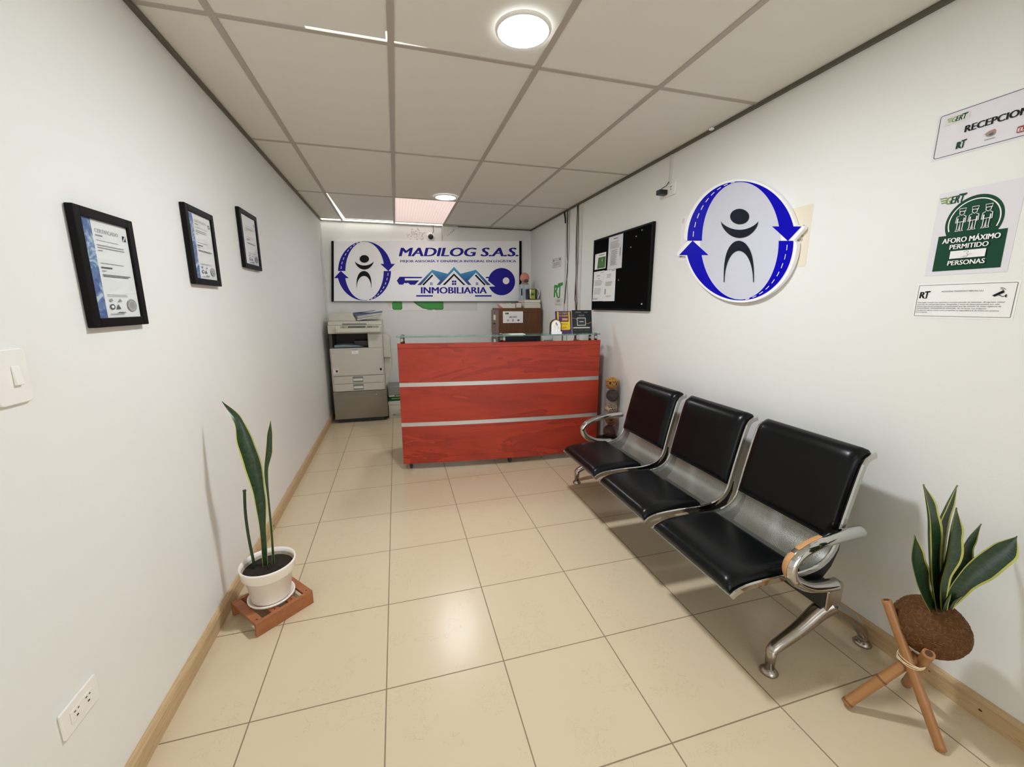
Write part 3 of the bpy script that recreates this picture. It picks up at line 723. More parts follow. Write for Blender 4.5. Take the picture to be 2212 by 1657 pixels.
# things on the cabinet
def book(x0, x1, y0, y1, z0, z1, label, cover, group=None, name='book', cat='book'):
    t = thing(name, label, cat, ((x0 + x1) / 2, (y0 + y1) / 2, z0), group)
    c = .004
    build('cover', MB().box(x0, x1, y0, y1, z0, z0 + c).box(x0, x1, y0, y1, z1 - c, z1).box(x0, x0 + c, y0, y1, z0 + c, z1 - c), cover, t, .001)
    build('pages', MB().box(x0 + c, x1 - .003, y0 + .003, y1 - .003, z0 + c, z1 - c), 'bookpages', t); return t
book(1.31, 1.475, 5.06, 5.30, CZ + .001, CZ + .058, 'thick white book with green mark on the filing cabinet under the blue sign', 'paper')
tag(build('paper_pouch', MB().prism([(1.265, 5.08, CZ + .001), (1.305, 5.08, CZ + .001), (1.305, 5.28, CZ + .04), (1.285, 5.26, CZ + .035)], (0, 0, 0), (0, 0, .008)), 'pink'), 'crumpled pinkish pouch on the left corner of the filing cabinet', 'pouch')
book(1.478, 1.555, 5.07, 5.29, CZ + .001, CZ + .070, 'dark blue bound book on the filing cabinet beside the white book', 'blackcard')
book(1.597, 1.814, 5.06, 5.34, CZ + .001, CZ + .050, 'thick cream binder at the bottom of the pile on the filing cabinet', 'cream', None, 'binder', 'binder')
book(1.600, 1.806, 5.065, 5.33, CZ + .051, CZ + .072, 'thin cream folder in the middle of the pile on the filing cabinet', 'paperg', None, 'binder', 'binder')
book(1.596, 1.811, 5.06, 5.34, CZ + .073, CZ + .106, 'cream folder on top of the pile on the filing cabinet', 'cream', None, 'binder', 'binder')
zt = CZ + .107
t = thing('carton_box', 'pale blue white carton standing behind the dark printed box', 'box', (1.67, 5.28, zt)); build('carton', MB().box(1.597, 1.722, 5.235, 5.33, zt, 1.643), 'bluegrey', t, .003)
A = Art(lambda a, b, h=0: Vector((a, 5.235 - h, b))); A.rect(1.634, zt + .005, 1.640, 1.64, 'inkgrey'); A.rect(1.60, 1.50, 1.618, 1.59, 'figure'); A.build('print', t)
t = thing('printed_box', 'small black box with yellow green picture on the pile of binders', 'box', (1.72, 5.16, zt)); build('carton', MB().box(1.652, 1.775, 5.10, 5.20, zt, zt + .135), 'black', t, .003)
A = Art(lambda a, b, h=0: Vector((a, 5.10 - h, b))); A.rect(1.690, zt + .01, 1.748, zt + .128, 'oliveprint'); A.rect(1.694, zt + .05, 1.742, zt + .09, 'lime'); A.poly([(1.672, zt + .13), (1.694, zt + .13), (1.686, zt + .06), (1.690, zt + .01), (1.68, zt + .02)], 'signwhite'); A.rect(1.70, zt + .06, 1.725, zt + .075, 'inkgreen'); A.build('print', t)
t = thing('piggy_ornament', 'round salmon pink translucent ornament on the pale carton', 'ornament', (1.664, 5.285, 1.644))
mb = MB(); mb.lathe([(.0, 0), (.050, 0), (.052, .008), (.045, .02), (.0, .022)], (1.664, 5.285, 1.644), 24); build('foot', mb, 'tan', t)
mb = MB(); mb.ball((1.664, 5.285, 1.732), .064, 16, sc=(1, .6, 1)); build('dome', mb, 'pink', t)
mb = MB(); mb.ball((1.676, 5.250, 1.69), .028, 10, sc=(1.2, .5, .8)); build('inner_figure', mb, 'ball_brown', t)
t = thing('paper_craft', 'whitish rolled paper craft leaning beside the dark printed box', 'ornament', (1.80, 5.14, zt))
mb = MB(); mb.tube(spline([(1.790, 5.12, zt + .012), (1.806, 5.13, zt + .05), (1.815, 5.13, zt + .075)]), [.010] * 16 + [.014], 10); mb.tube(spline([(1.815, 5.13, zt + .07), (1.812, 5.125, zt + .11), (1.795, 5.12, zt + .135)]), .011, 10); build('roll', mb, 'cream', t)
mb = MB(); mb.tube(spline([(1.818, 5.125, zt + .075), (1.796, 5.118, zt + .085), (1.788, 5.115, zt + .12)]), .006, 8); build('ribbon', mb, 'tan', t)

# ------------------------------------------------------------------ back wall
t = thing('wall_poster', 'white poster with green letters on the back wall under the blue sign', 'poster', (.49, YB, 1.4))
build('sheet', sheet(onB, -.102, 1.302, 1.08, 1.72), 'paperg', t)
A = Art(onB, .0012)
def rrect(x0, y0, x1, y1, r, n=5):
    out = []
    for cx, cy, a in ((x1 - r, y1 - r, 0), (x0 + r, y1 - r, 90), (x0 + r, y0 + r, 180), (x1 - r, y0 + r, 270)):
        out += [(cx + r * math.cos(math.radians(a + 90 * i / n)), cy + r * math.sin(math.radians(a + 90 * i / n))) for i in range(n + 1)]
    return out
A.poly([(-.10, 1.31), (.40, 1.31), (.40, 1.60), (-.10, 1.60)], 'paper')
A.poly(rrect(-.045, 1.316, .08, 1.66, .025), 'inkgreen'); A.poly(rrect(-.040, 1.321, .075, 1.655, .022), 'green')
A.poly([(.19, 1.45), (.26, 1.385), (.34, 1.335), (.42, 1.316), (.60, 1.316), (.614, 1.33), (.614, 1.66), (.19, 1.66)], 'inkgreen')
A.poly([(.20, 1.45), (.268, 1.39), (.345, 1.341), (.42, 1.322), (.596, 1.322), (.608, 1.334), (.608, 1.66), (.20, 1.66)], 'green')
A.line([(.30, 1.42), (.33, 1.385), (.38, 1.368)], .006, 'lime'); A.line([(.50, 1.362), (.555, 1.366), (.556, 1.42)], .006, 'lime'); A.rect(.030, 1.37, .036, 1.44, 'lime')
A.poly([(-.125, 1.43), (-.03, 1.43), (-.058, 1.375), (-.076, 1.318), (-.098, 1.37)], 'cream'); A.rect(.47, 1.300, .50, 1.318, 'paper'); A.build('print', t)

t = thing('wall_sign', 'wide white MADILOG S.A.S. sign with blue logo on the back wall', 'sign', (.48, YB, 1.8))
HB = homog([(78, 103), (2098, 103), (2098, 745), (78, 745)], [(-.711, 2.138), (1.700, 2.233), (1.703, 1.424), (-.767, 1.420)])
def fm(x, y, h=0):
    a, b = HB(x, y); return Vector((a, 5.545 - h, b))
mb = MB(); mb.prism([fm(104, 103), fm(2072, 103), fm(2072, 742), fm(104, 742)], (0, 0, 0), (0, .026, 0)); build('panel', mb, 'signwhite', t)
mb = MB()
for x0, x1 in ((78, 104), (2072, 2098)): mb.prism([fm(x0, 101, .003), fm(x1, 101, .003), fm(x1, 746, .003), fm(x0, 746, .003)], (0, 0, 0), (0, .029, 0))
mb.prism([fm(104, 742, .002), fm(2072, 742, .002), fm(2072, 747, .002), fm(104, 747, .002)], (0, 0, 0), (0, .028, 0)); build('frame', mb, 'frameblack', t)

def emblem(A, cx, cy, s, blue, dark, dashw=8, lh=176):
    """ring of two pairs of road arrows around a cheering figure"""
    def e(a, b, t0, t1, n=26): return [(cx + s * a * math.cos(math.radians(t0 + (t1 - t0) * i / n)), cy + s * b * math.sin(math.radians(t0 + (t1 - t0) * i / n))) for i in range(n + 1)]
    A.band(e(281, 315, 180, 270), e(203, 311, 180, 270), blue)          # upper left road
    A.band(e(281, 315, 0, 90), e(203, 311, 0, 90), blue)                # lower right road
    A.band(e(290, 315, -90, -13.8), e(211, 311, -90, -13.8), blue)      # upper right arrow
    A.band(e(290, 315, 90, 166.2), e(211, 311, 90, 166.2), blue)        # lower left arrow
    for g_ in (1, -1):
        A.poly([(cx + g_ * s * x, cy + g_ * s * y) for x, y in ((168, -76), (324, -76), (252, 1))], blue)
    for t0 in (180, 0):
        for k in range(9):
            a0 = t0 + 4 + k * 9.2; A.line(e(250 - k * 2.2, 313, a0, a0 + 5.2, 4), s * dashw, 'signwhite')
    A.ell(cx - 2 * s, cy - 128 * s, 50 * s, 41 * s, dark)
    n = 30; up, lo = [], []
    for i in range(n + 1):
        x = -100 + 200 * i / n; q = 1 - (x / 100) ** 2
        q = max(q, 0); up.append((cx + s * (x - 2), cy + s * (-104 + 46 * q ** .8))); lo.append((cx + s * (x - 2), cy + s * (-104 + 89 * q ** .64)))
    A.band(up, lo, dark)
    o_, i_ = [], []
    for i in range(n + 1):
        a = PI * i / n; x, y = math.cos(a), math.sin(a)
        o_.append((cx + s * (-6 - 80 * x), cy + s * (lh - lh * y ** .66))); i_.append((cx + s * (-6 - 76 * x), cy + s * (lh - (lh - 53) * y ** .95)))
    A.band(o_, i_, dark)
A = Art(fm, .0006); emblem(A, 430, 420, 1.0, 'navy', 'ink', 6); A.build('emblem', t)
A = Art(fm, .0006)
A.text('MADILOG S.A.S.', 793, 269, 2066, 168, 'navy', .075, .18)
A.text('MEJOR ASESORÍA Y DINÁMICA INTEGRAL EN LOGÍSTICA', 810, 336, 2040, 297, 'navy', .045)
A.text('INMOBILIARIA', 1028, 662, 1730, 588, 'navy', .06); A.rect(978, 692, 1155, 677, 'navy'); A.rect(1602, 692, 1778, 677, 'navy'); A.build('lettering', t)
A = Art(fm, .0006)
A.poly([(772, 522), (803, 481), (1048, 483), (1030, 497), (858, 497), (858, 520), (1010, 520), (965, 566), (915, 566), (890, 545), (870, 552), (855, 545), (840, 565), (797, 565)], 'navy')
A.rect(1718, 497, 1760, 482, 'navy'); A.ell(1885, 533, 143, 145, 'navy', 60); A.ell(1932, 524, 35, 36, 'signwhite')
A.poly([(1613, 420), (1816, 584), (1730, 588), (1560, 560)], 'signwhite')
A.poly([(990, 570), (1147, 407), (1312, 450), (1380, 375), (1448, 450), (1613, 407), (1770, 570), (1730, 570), (1613, 437), (1528, 524), (1565, 568), (1530, 568), (1380, 412), (1230, 568), (1195, 568), (1232, 524), (1147, 437), (1030, 570)], 'roofgrad')
A.line([(1050, 569), (1153, 463)], 18, 'ink'); A.line([(1607, 463), (1710, 569)], 18, 'ink')
A.poly([(1258, 568), (1380, 446), (1502, 568), (1478, 568), (1380, 470), (1284, 568)], 'ink')
for x in (1358, 1383):
    for y in (522, 548): A.rect(x, y + 20, x + 21, y, 'navy')
for X in (1127, 1612):
    for dx in (0, 14):
        for y in (543, 558): A.rect(X + dx, y + 11, X + dx + 10, y, 'navy')
A.build('house_and_key', t)

t = thing('security_camera', 'small white round camera with a black lens hung on the back wall', 'camera', (.48, YB, 2.24))
mb = MB(); mb.lathe([(.056, 0), (.054, .012), (.044, .03), (.034, .034), (0, .034)], (.478, YB, 2.238), 28, axis=(0, -1, 0)); build('housing', mb, 'white', t)
mb = MB(); mb.lathe([(.034, .030), (.033, .038), (.02, .046), (0, .048)], (.478, YB, 2.238), 24, axis=(0, -1, 0)); build('lens', mb, 'black', t)
mb = MB(); mb.tube(spline([(.502, YB - .01, 2.285), (.518, YB - .008, 2.31), (.516, YB - .008, 2.35), (.514, YB - .008, 2.395)]), .003, 8); build('wire', mb, 'cable_black', t)
mb = MB()
for k in range(70):
    a, r = random.random() * 6.28, random.random() ** .6
    mb.lathe([(0, .0004), (.003 + .008 * random.random() ** 2, .0003)], (.30 + .12 * r * math.cos(a), YB, 2.262 + .08 * r * math.sin(a)), 10, axis=(0, -1, 0))
for k in range(5): mb.box(.69 + .02 * k, .705 + .02 * k, YB - .0225, YB - .022, 2.26 + .015 * k, 2.268 + .02 * k)
struct('trim_4', mb, 'stain')

# ------------------------------------------------------------------ cables
def cable(name, pts, r, mat, label, cat='cable'):
    mb = MB(); mb.tube(spline(pts, 10), r, 8); return tag(build(name, mb, mat), label, cat)
cable('cable', [(XL + .006, 5.50, 2.37), (XL + .010, 5.49, 2.2), (XL + .005, 5.43, 1.95), (XL + .008, 5.44, 1.6), (XL + .005, 5.40, 1.2)], .004, 'conduit', 'thin white cable hanging in the far left corner above the photocopier')
cable('cable', [(XR - .010, 4.300, 2.372), (XR - .008, 4.294, 2.0), (XR - .008, 4.275, 1.75), (XR - .008, 4.34, 1.35), (XR - .008, 4.40, .7), (XR - .02, 4.42, .2)], .0048, 'cable_black', 'black cable running down the right wall, the one nearer the filing cabinet')
cable('cable', [(XR - .006, 4.262, 2.372), (XR - .006, 4.250, 2.0), (XR - .006, 4.285, 1.7), (XR - .006, 4.25, 1.3), (XR - .006, 4.28, .3)], .004, 'cable_grey', 'grey cable beside the black one nearer the filing cabinet on the right wall')
mb = MB(); mb.box(XR - .012, XR, 4.330, 4.350, .1, 2.37); tag(build('cable_conduit', mb, 'conduit', bevel=.002), 'slim white cable conduit on the right wall nearer the filing cabinet', 'conduit')
mb = MB(); mb.box(XR - .012, XR, 3.93, 3.952, .1, 2.37); tag(build('cable_conduit', mb, 'conduit', bevel=.002), 'slim white cable conduit on the right wall nearer the black pinboard', 'conduit')
cable('cable', [(XR - .010, 4.040, 2.372), (XR - .010, 4.020, 1.9), (XR - .010, 4.030, 1.55), (XR - .010, 4.005, 1.32), (XR - .010, 4.01, .3)], .0062, 'cable_black', 'thick black cable running down the right wall, the one nearer the black pinboard')
cable('cable', [(XR - .006, 4.062, 2.372), (XR - .006, 4.066, 2.0), (XR - .006, 4.05, 1.7), (XR - .006, 4.058, 1.45), (XR - .006, 4.04, 1.3), (XR - .006, 4.06, .3)], .005, 'cable_brown', 'brown cable beside the thick black one near the pinboard')
cable('cable', [(XR - .016, 4.046, 2.372), (XR - .018, 4.00, 1.95), (XR - .016, 4.02, 1.7), (XR - .016, 3.99, 1.45), (XR - .016, 4.02, 1.25), (XR - .016, 4.0, .3)], .0042, 'cable_grey', 'pale grey cable crossing the thick black one near the pinboard')
cable('cable', [(XR - .022, 4.36, 2.372), (XR - .024, 4.33, 2.30), (XR - .022, 4.325, 2.25)], .008, 'cable_black', 'short black cable end poking from the ceiling edge at the right wall')

# ------------------------------------------------------------------ left wall: framed certificates
for y0, y1, z0, z1, lab, strip, txt in (
        (1.397, 1.652, 1.3165, 1.642, 'black framed certificate with a blue marbled border, nearest and largest of three', True, True),
        (2.036, 2.307, 1.466, 1.788, 'black framed certificate hanging in the middle of the three on the left wall', True, True),
        (2.680, 2.978, 1.588, 1.910, 'black framed certificate farthest along the left wall, without a blue border', False, False)):
    t = thing('framed_certificate', lab, 'framed certificate', (XL, (y0 + y1) / 2, (z0 + z1) / 2), 'framed certificates on the left wall')
    th, fw = .021, .026; skew = -.010
    def f(a, b, h=0, y0=y0, y1=y1, z0=z0, z1=z1): return Vector((XL + h, y0 + (y1 - y0) * a, z0 + (z1 - z0) * b))
    W_, H_ = y1 - y0, z1 - z0; fa_, fb_ = fw / W_, fw / H_
    mb = MB()
    for a0, a1, b0, b1 in ((0, fa_, 0, 1), (1 - fa_, 1, 0, 1), (fa_, 1 - fa_, 0, fb_), (fa_, 1 - fa_, 1 - fb_, 1)):
        p, q = f(a0, b0, .002), f(a1, b1, th); mb.box(p.x, q.x, p.y, q.y, p.z, q.z)
    build('frame', mb, 'frameblack', t, .002)
    p, q = f(fa_, fb_, .002), f(1 - fa_, 1 - fb_, .013); build('certificate', MB().box(p.x, q.x, p.y, q.y, p.z, q.z), 'paper', t)
    A = Art(lambda a, b, h=0, f=f: f(fa_ + a * (1 - 2 * fa_), fb_ + b * (1 - 2 * fb_), .0133 + h), 0)
    if strip: A.rect(0, 0, .22, 1, 'marble')
    else: A.rect(.02, .03, .05, .97, 'inkgrey')
    if txt: A.text('CERTIFICADO', .27, .875, .78, .915, 'inkgrey', .02); A.rect(.27, .84, .42, .855, 'inkgrey')
    A.rect(.87, .84, .95, .90, 'figure'); A.line([(.885, .845), (.935, .895)], .02, 'paper')
    A.lines(.27, .84, .80, .785, 1, 'inkgrey', .3); A.lines(.27, .88, .755, .705, 2, 'inkgrey', .4); A.rect(.27, .69, .36, .70, 'inkgrey')
    A.lines(.27, .80, .57, .555, 1, 'inkgrey', .4); A.rect(.27, .515, .50, .53, 'inkdark'); A.rect(.27, .485, .36, .492, 'inkgrey'); A.rect(.27, .445, .90, .452, 'inkdark'); A.rect(.27, .430, .84, .437, 'inkdark')
    A.lines(.27, .86, .245, .215, 2, 'inkgrey', .3); A.ell(.35, .115, .055, .03, 'inkdark'); A.ell(.35, .115, .03, .014, 'paper'); A.poly([(.43, .09), (.53, .09), (.48, .145)], 'inkdark')
    A.ell(.34, .185, .035, .016, 'inkgrey', 20); A.poly([(.50, .17), (.58, .17), (.54, .205)], 'inkgrey'); A.ell(.81, .13, .115, .070, 'inkgrey'); A.ell(.81, .13, .085, .05, 'paperg', 30); A.ell(.81, .13, .08, .046, 'inkgrey', 30)
    A.rect(.27, .035, .60, .042, 'inkgrey'); A.rect(.44, .05, .62, .058, 'inkdark'); A.build('print', t)
    p, q = f(fa_, fb_, .0150), f(1 - fa_, 1 - fb_, .0165); build('glass_pane', MB().box(p.x, q.x, p.y, q.y, p.z, q.z), 'glass', t)

# light switch and socket on the left wall
t = thing('light_switch', 'white light switch with one rocker at the left edge of the picture', 'light switch', (XL, 1.14, 1.225))
mb = MB(); mb.prism([(XL, 1.14 + a, 1.225 + b) for a, b in rrect(-.050, -.060, .035, .060, .010)], (.0005, 0, 0), (.009, 0, 0)); build('cover_plate', mb, 'white', t, .002)
mb = MB(); mb.prism([(XL + .009, 0, 1.206), (XL + .016, 0, 1.206), (XL + .012, 0, 1.248), (XL + .009, 0, 1.248)], (0, 1.131, 0), (0, 1.150, 0)); build('rocker', mb, 'white', t, .0015)
t = thing('wall_socket', 'white double wall socket low on the left wall', 'wall socket', (XL, 1.11, .39))
mb = MB(); mb.prism([(XL, 1.108 + a, .389 + b) for a, b in rrect(-.060, -.037, .060, .037, .005)], (.0005, 0, 0), (.007, 0, 0)); build('cover_plate', mb, 'white', t, .002)
mb = MB(); mb.box(XL + .007, XL + .009, 1.072, 1.146, .372, .406); ins = build('insert', mb, 'white', t, .001)
A = Art(lambda a, b, h=0: Vector((XL + .009 + h, a, b)), .0003)
for y in (1.090, 1.128):
    A.rect(y - .008, .396, y - .002, .399, 'ink'); A.rect(y + .004, .396, y + .009, .399, 'ink'); A.rect(y - .003, .381, y + .003, .385, 'ink')
A.build('slots', ins)

# ------------------------------------------------------------------ right wall: pinboard with sheets
t = thing('pinboard', 'black felt pinboard in a black frame on the right wall', 'pinboard', (XR, 3.16, 1.65))
PB = (-3.630, -2.698, 1.331, 1.972)
build('felt', MB().box(XR - .016, XR - .002, -PB[1] + .015, -PB[0] - .015, PB[2] + .015, PB[3] - .015), 'corklike', t)
mb = MB()
for y0, y1, z0, z1 in ((-PB[1], -PB[1] + .016, PB[2], PB[3]), (-PB[0] - .016, -PB[0], PB[2], PB[3]), (-PB[1] + .016, -PB[0] - .016, PB[2], PB[2] + .016), (-PB[1] + .016, -PB[0] - .016, PB[3] - .016, PB[3])):
    mb.box(XR - .024, XR - .001, y0, y1, z0, z1)
build('frame', mb, 'frameblack', t, .003)
def onP(a, b, h=0): return onR(a, b, h + .0165)
for i, (a, b) in enumerate(((-2.792, 1.385), (-2.919, 1.901), (-2.845, 1.935), (-3.154, 1.584), (-2.99, 1.83))):
    mb = MB(); mb.lathe([(0, .0), (.006, .0), (.006, .004), (.004, .007), (0, .008)], onP(a, b), 10, axis=(-1, 0, 0)); k = tag(build('push_pin', mb, 'paperg' if i == 0 else 'midgrey'),
        ['pale push pin low near the right corner of the pinboard', 'grey push pin high on the pinboard, second from the top', 'grey push pin highest on the pinboard', 'grey push pin beside the lower papers on the pinboard', 'grey push pin below the top two on the pinboard'][i], 'pin', 'push pins in the black pinboard')
def pinned(name, label, q, mat, art, curl=.006, cat='paper'):
    t = thing(name, label, cat, onP((q[0] + q[2]) / 2, q[3]))
    build('sheet', sheet(onP, *q, 0, .0012, curl), mat, t); 
    def fc(a, b, h=0): return onP(a, b, .0013 + h + curl * (1 - (b - q[1]) / (q[3] - q[1])) ** 2)
    A = Art(fc, .0003); art(A); A.build('print', t)
def a1(A): A.rect(-3.27, 1.93, -3.20, 1.936, 'inkdark'); A.lines(-3.32, -3.16, 1.91, 1.85, 6, 'inkgrey', .4); A.lines(-3.30, -3.18, 1.84, 1.71, 16, 'inkgrey', .4, .4); A.rect(-3.15, 1.78, -3.14, 1.85, 'inkgrey')
def a2(A): A.poly([(-3.548, 1.709), (-3.400, 1.709), (-3.398, 1.806), (-3.534, 1.806)], 'greend'); A.rect(-3.525, 1.822, -3.42, 1.828, 'inkdark'); A.ell(-3.46, 1.778, .012, .014, 'oliveprint'); A.lines(-3.52, -3.42, 1.755, 1.72, 3, 'lime', .3); A.rect(-3.585, 1.83, -3.575, 1.838, 'ink')
def a3(A): A.rect(-3.47, 1.668, -3.42, 1.673, 'inkgrey'); A.rect(-3.55, 1.64, -3.49, 1.646, 'inkgrey'); A.lines(-3.59, -3.43, 1.60, 1.55, 4, 'inkgrey', .4); A.rect(-3.52, 1.615, -3.50, 1.62, 'inkdark'); A.lines(-3.59, -3.44, 1.53, 1.47, 5, 'inkgrey', .3); A.lines(-3.61, -3.50, 1.44, 1.425, 2, 'inkdark', .4)
def a4(A): A.rect(-3.28, 1.668, -3.22, 1.673, 'inkgrey'); A.lines(-3.36, -3.28, 1.645, 1.61, 3, 'inkgrey', .4); A.lines(-3.38, -3.24, 1.58, 1.54, 4, 'inkgrey', .5); A.rect(-3.385, 1.47, -3.365, 1.52, 'inkgrey'); A.lines(-3.36, -3.25, 1.46, 1.44, 2, 'inkgrey', .3)
pinned('notice_sheet', 'white list sheet pinned at the top of the black pinboard', (-3.352, 1.682, -3.118, 1.962), 'sheetgrey', a1)
pinned('notice_sheet', 'white and green sheet pinned at the left of the black pinboard', (-3.600, 1.703, -3.393, 1.842), 'paper', a2, .002)
pinned('notice_sheet', 'white typed sheet at the lower left corner of the black pinboard', (-3.624, 1.413, -3.412, 1.684), 'paper', a3)
pinned('notice_sheet', 'white typed sheet on the pinboard beside the lower left one', (-3.410, 1.411, -3.210, 1.680), 'paper', a4)

def taped(name, label, q, mat, art, cat='sign'):
    t = thing(name, label, cat, onR((q[0] + q[2]) / 2, q[1]))
    build('sheet', sheet(onR, *q, 0, .001), mat, t)
    A = Art(lambda a, b, h=0: onR(a, b, .0011 + h), .0003); art(A); A.build('print', t); return t
def gert(A, x0, y0, x1, y1, green='inkgreen'):
    w_ = x1 - x0; hh = y1 - y0
    for k in range(3): A.poly([(x0 + w_ * .04 * k, y0 + hh * (.75 - .27 * k)), (x0 + w_ * .26, y0 + hh * (.75 - .27 * k)), (x0 + w_ * .26, y0 + hh * (.88 - .27 * k)), (x0 + w_ * .04 * k - w_ * .02, y0 + hh * (.88 - .27 * k))], 'lime')
    A.text('G', x0 + w_ * .24, y0, x0 + w_ * .46, y0 + hh * .9, 'lime', .04, .2); A.text('ERT', x0 + w_ * .42, y0, x0 + w_ * .96, y0 + hh * .9, green, .04, .2); A.rect(x0 + w_ * .70, y0 + hh * .86, x1, y1, green)
def rtlogo(A, x0, y0, x1, y1, m):
    w_ = x1 - x0; hh = y1 - y0; A.text('R', x0, y0, x0 + w_ * .54, y1 - hh * .04, m, .07, .08); A.poly([(x0 + w_ * .62, y0), (x0 + w_ * .76, y0), (x0 + w_ * .80, y1 - hh * .1), (x0 + w_ * .66, y1 - hh * .1)], m); A.arc(x0 + w_ * .58, y0 + hh * .10, w_ * .11, hh * .10, -170, -10, w_ * .07, m, 8); A.poly([(x0 + w_ * .48, y1 - hh * .18), (x1, y1 - hh * .14), (x1, y1 + hh * .04), (x0 + w_ * .50, y1)], m)
def border(A, x0, y0, x1, y1, m, w_=.0016, r=.006): A.line(rrect(x0, y0, x1, y1, r, 4), w_, m, True)
def r1(A):
    border(A, -1.086, 1.879, -.800, 2.014, 'ink'); A.poly(rrect(-1.072, 1.978, -1.008, 2.004, .002, 2), 'paperg'); gert(A, -1.066, 1.983, -1.012, 2.001)
    A.text('RECEPCION', -1.014, 1.938, -.868, 1.960, 'ink', .06); rtlogo(A, -1.029, 1.892, -1.003, 1.916, 'inkgreen')
    A.ell(-.946, 1.911, .011, .008, 'tan'); A.ell(-.944, 1.909, .006, .004, 'inkdark', 16); A.poly([(-.962, 1.912), (-.95, 1.92), (-.938, 1.922), (-.935, 1.915)], 'tan'); A.rect(-.958, 1.895, -.934, 1.897, 'inkgrey')
    A.poly(rrect(-.886, 1.890, -.850, 1.908, .002, 2), 'pinred'); A.text('EL', -.884, 1.893, -.87, 1.903, 'paper', .04)
taped('reception_notice', 'white RECEPCION notice taped highest on the right wall', (-1.093, 1.872, -.79, 2.018), 'sheetgrey', r1)
def r2(A):
    cx, cy = -.945, 1.650
    A.ell(cx, cy, .072, .081, 'inkgreen', 50); A.arc(cx, cy, .063, .069, -22, 202, .0032, 'paper', 40)
    A.poly([(-1.029, 1.494), (-.857, 1.495), (-.859, 1.613), (-1.029, 1.612)], 'inkgreen')
    gert(A, -1.044, 1.716, -.974, 1.744)
    for px in (-.977, -.945, -.912):
        w_ = .0019
        def L(*pts, c=False): A.line([(px + x, 1.660 + y) for x, y in pts], w_, 'paper', c)
        L((-.007, .026), (.007, .026), (.0085, .035), (-.0085, .035), c=True); L((-.0075, .026), (.009, .0255))
        L((-.006, .025), (-.006, .018), (0, .013), (.006, .018), (.006, .025))
        L((-.005, .013), (-.0115, .009), (-.0125, -.010), (-.009, -.011), (-.0085, .004)); L((.005, .013), (.0115, .009), (.0125, -.010), (.009, -.011), (.0085, .004))
        L((-.0075, .004), (-.007, -.032), (-.0015, -.032), (0, -.008), (.0015, -.032), (.007, -.032), (.0075, .004)); L((-.0075, -.008), (.0075, -.008))
        L((-.0015, -.032), (-.0015, -.037), (-.010, -.037), (-.007, -.032)); L((.0015, -.032), (.0015, -.037), (.010, -.037), (.007, -.032))
    A.text('AFORO MÁXIMO', -1.014, 1.585, -.870, 1.607, 'paper', .04); A.text('PERMITIDO', -.991, 1.564, -.894, 1.580, 'paper', .04)
    A.rect(-.986, 1.533, -.897, 1.558, 'paper'); A.line([(-.951, 1.553), (-.944, 1.556), (-.939, 1.553), (-.943, 1.547), (-.938, 1.543), (-.942, 1.535), (-.951, 1.535)], .0012, 'ink'); A.line([(-.956, 1.537), (-.945, 1.540), (-.93, 1.546)], .0008, 'inkdark')
    A.text('PERSONAS', -.988, 1.511, -.894, 1.527, 'paper', .04)
taped('capacity_notice', 'white and dark green AFORO MÁXIMO notice taped on the right wall', (-1.049, 1.480, -.840, 1.757), 'sheetgrey', r2)
def r3(A):
    border(A, -1.058, 1.339, -.810, 1.447, 'ink', .0012, .002); rtlogo(A, -1.053, 1.401, -1.022, 1.426, 'ink')
    A.text('INDUSTRIAS TRANSPORTE MERCAN S.A.S', -.991, 1.4215, -.884, 1.4265, 'inkdark', .01); [A.text(tx, -1.054, 1.3838 - .0068 * k, x1, 1.3890 - .0068 * k, 'inkdark', .014, .2) for k, (tx, x1) in enumerate((
        ('Este lugar cuenta con cámaras y circuito cerrado de televisión. Al ingresar, Usted', -.829), ('autoriza de videograbaciones, fotografías y toma de datos personales, por ello', -.840),
        ('Usted está siendo grabado y monitoreado por las cámaras de video vigilancia de', -.835), ('INDUSTRIAS TRANSPORTE ESPECIAL, las 24 horas. Las imágenes', -.868),
        ('resultantes tienen como único propósito su seguridad y la de todos los usuarios', -.838), ('de la empresa.', -1.020)))]
    A.poly([(-.861, 1.408), (-.838, 1.424), (-.834, 1.417), (-.855, 1.404)], 'ink'); A.line([(-.846, 1.409), (-.836, 1.404), (-.829, 1.408)], .002, 'ink'); A.rect(-.831, 1.402, -.828, 1.411, 'ink')
    A.arc(-.845, 1.418, .010, .010, 30, 95, .0012, 'ink', 8); A.arc(-.845, 1.418, .014, .014, 30, 95, .0012, 'ink', 8)
taped('surveillance_notice', 'white notice with a camera symbol lowest on the right wall', (-1.064, 1.332, -.804, 1.453), 'paper', r3)
def r4(A):
    for x0, y, s_ in ((-1.582, 1.737, '2027'), (-1.562, 1.712, 'y'), (-1.560, 1.6965, 'de'), (-1.582, 1.678, 'través')):
        A.text(s_, x0, y - .006, -1.540, y + .006, 'inkdark', .01)
taped('wall_paper_sheet', 'cream printed sheet taped on the right wall partly behind the oval sign', (-1.72, 1.555, -1.510, 1.829), 'cream', r4, 'paper')
def r5(A): A.ell(-2.40, 1.92, .012, .02, 'paperg'); A.rect(-2.408, 1.69, -2.38, 1.70, 'inkgrey')
taped('wall_paper_sheet', 'pale sheet showing at the far edge of the oval sign on the right wall', (-2.416, 1.668, -2.26, 1.944), 'paper', r5, 'paper')
def r6(A): A.rect(-4.72, 1.885, -4.69, 1.905, 'inkdark'); A.rect(-4.53, 1.885, -4.49, 1.905, 'inkdark'); A.rect(-4.66, 1.89, -4.56, 1.895, 'inkgrey'); A.lines(-4.72, -4.50, 1.868, 1.828, 4, 'inkgrey', .4, .1); border(A, -4.735, 1.815, -4.475, 1.914, 'inkgrey', .003, .003)
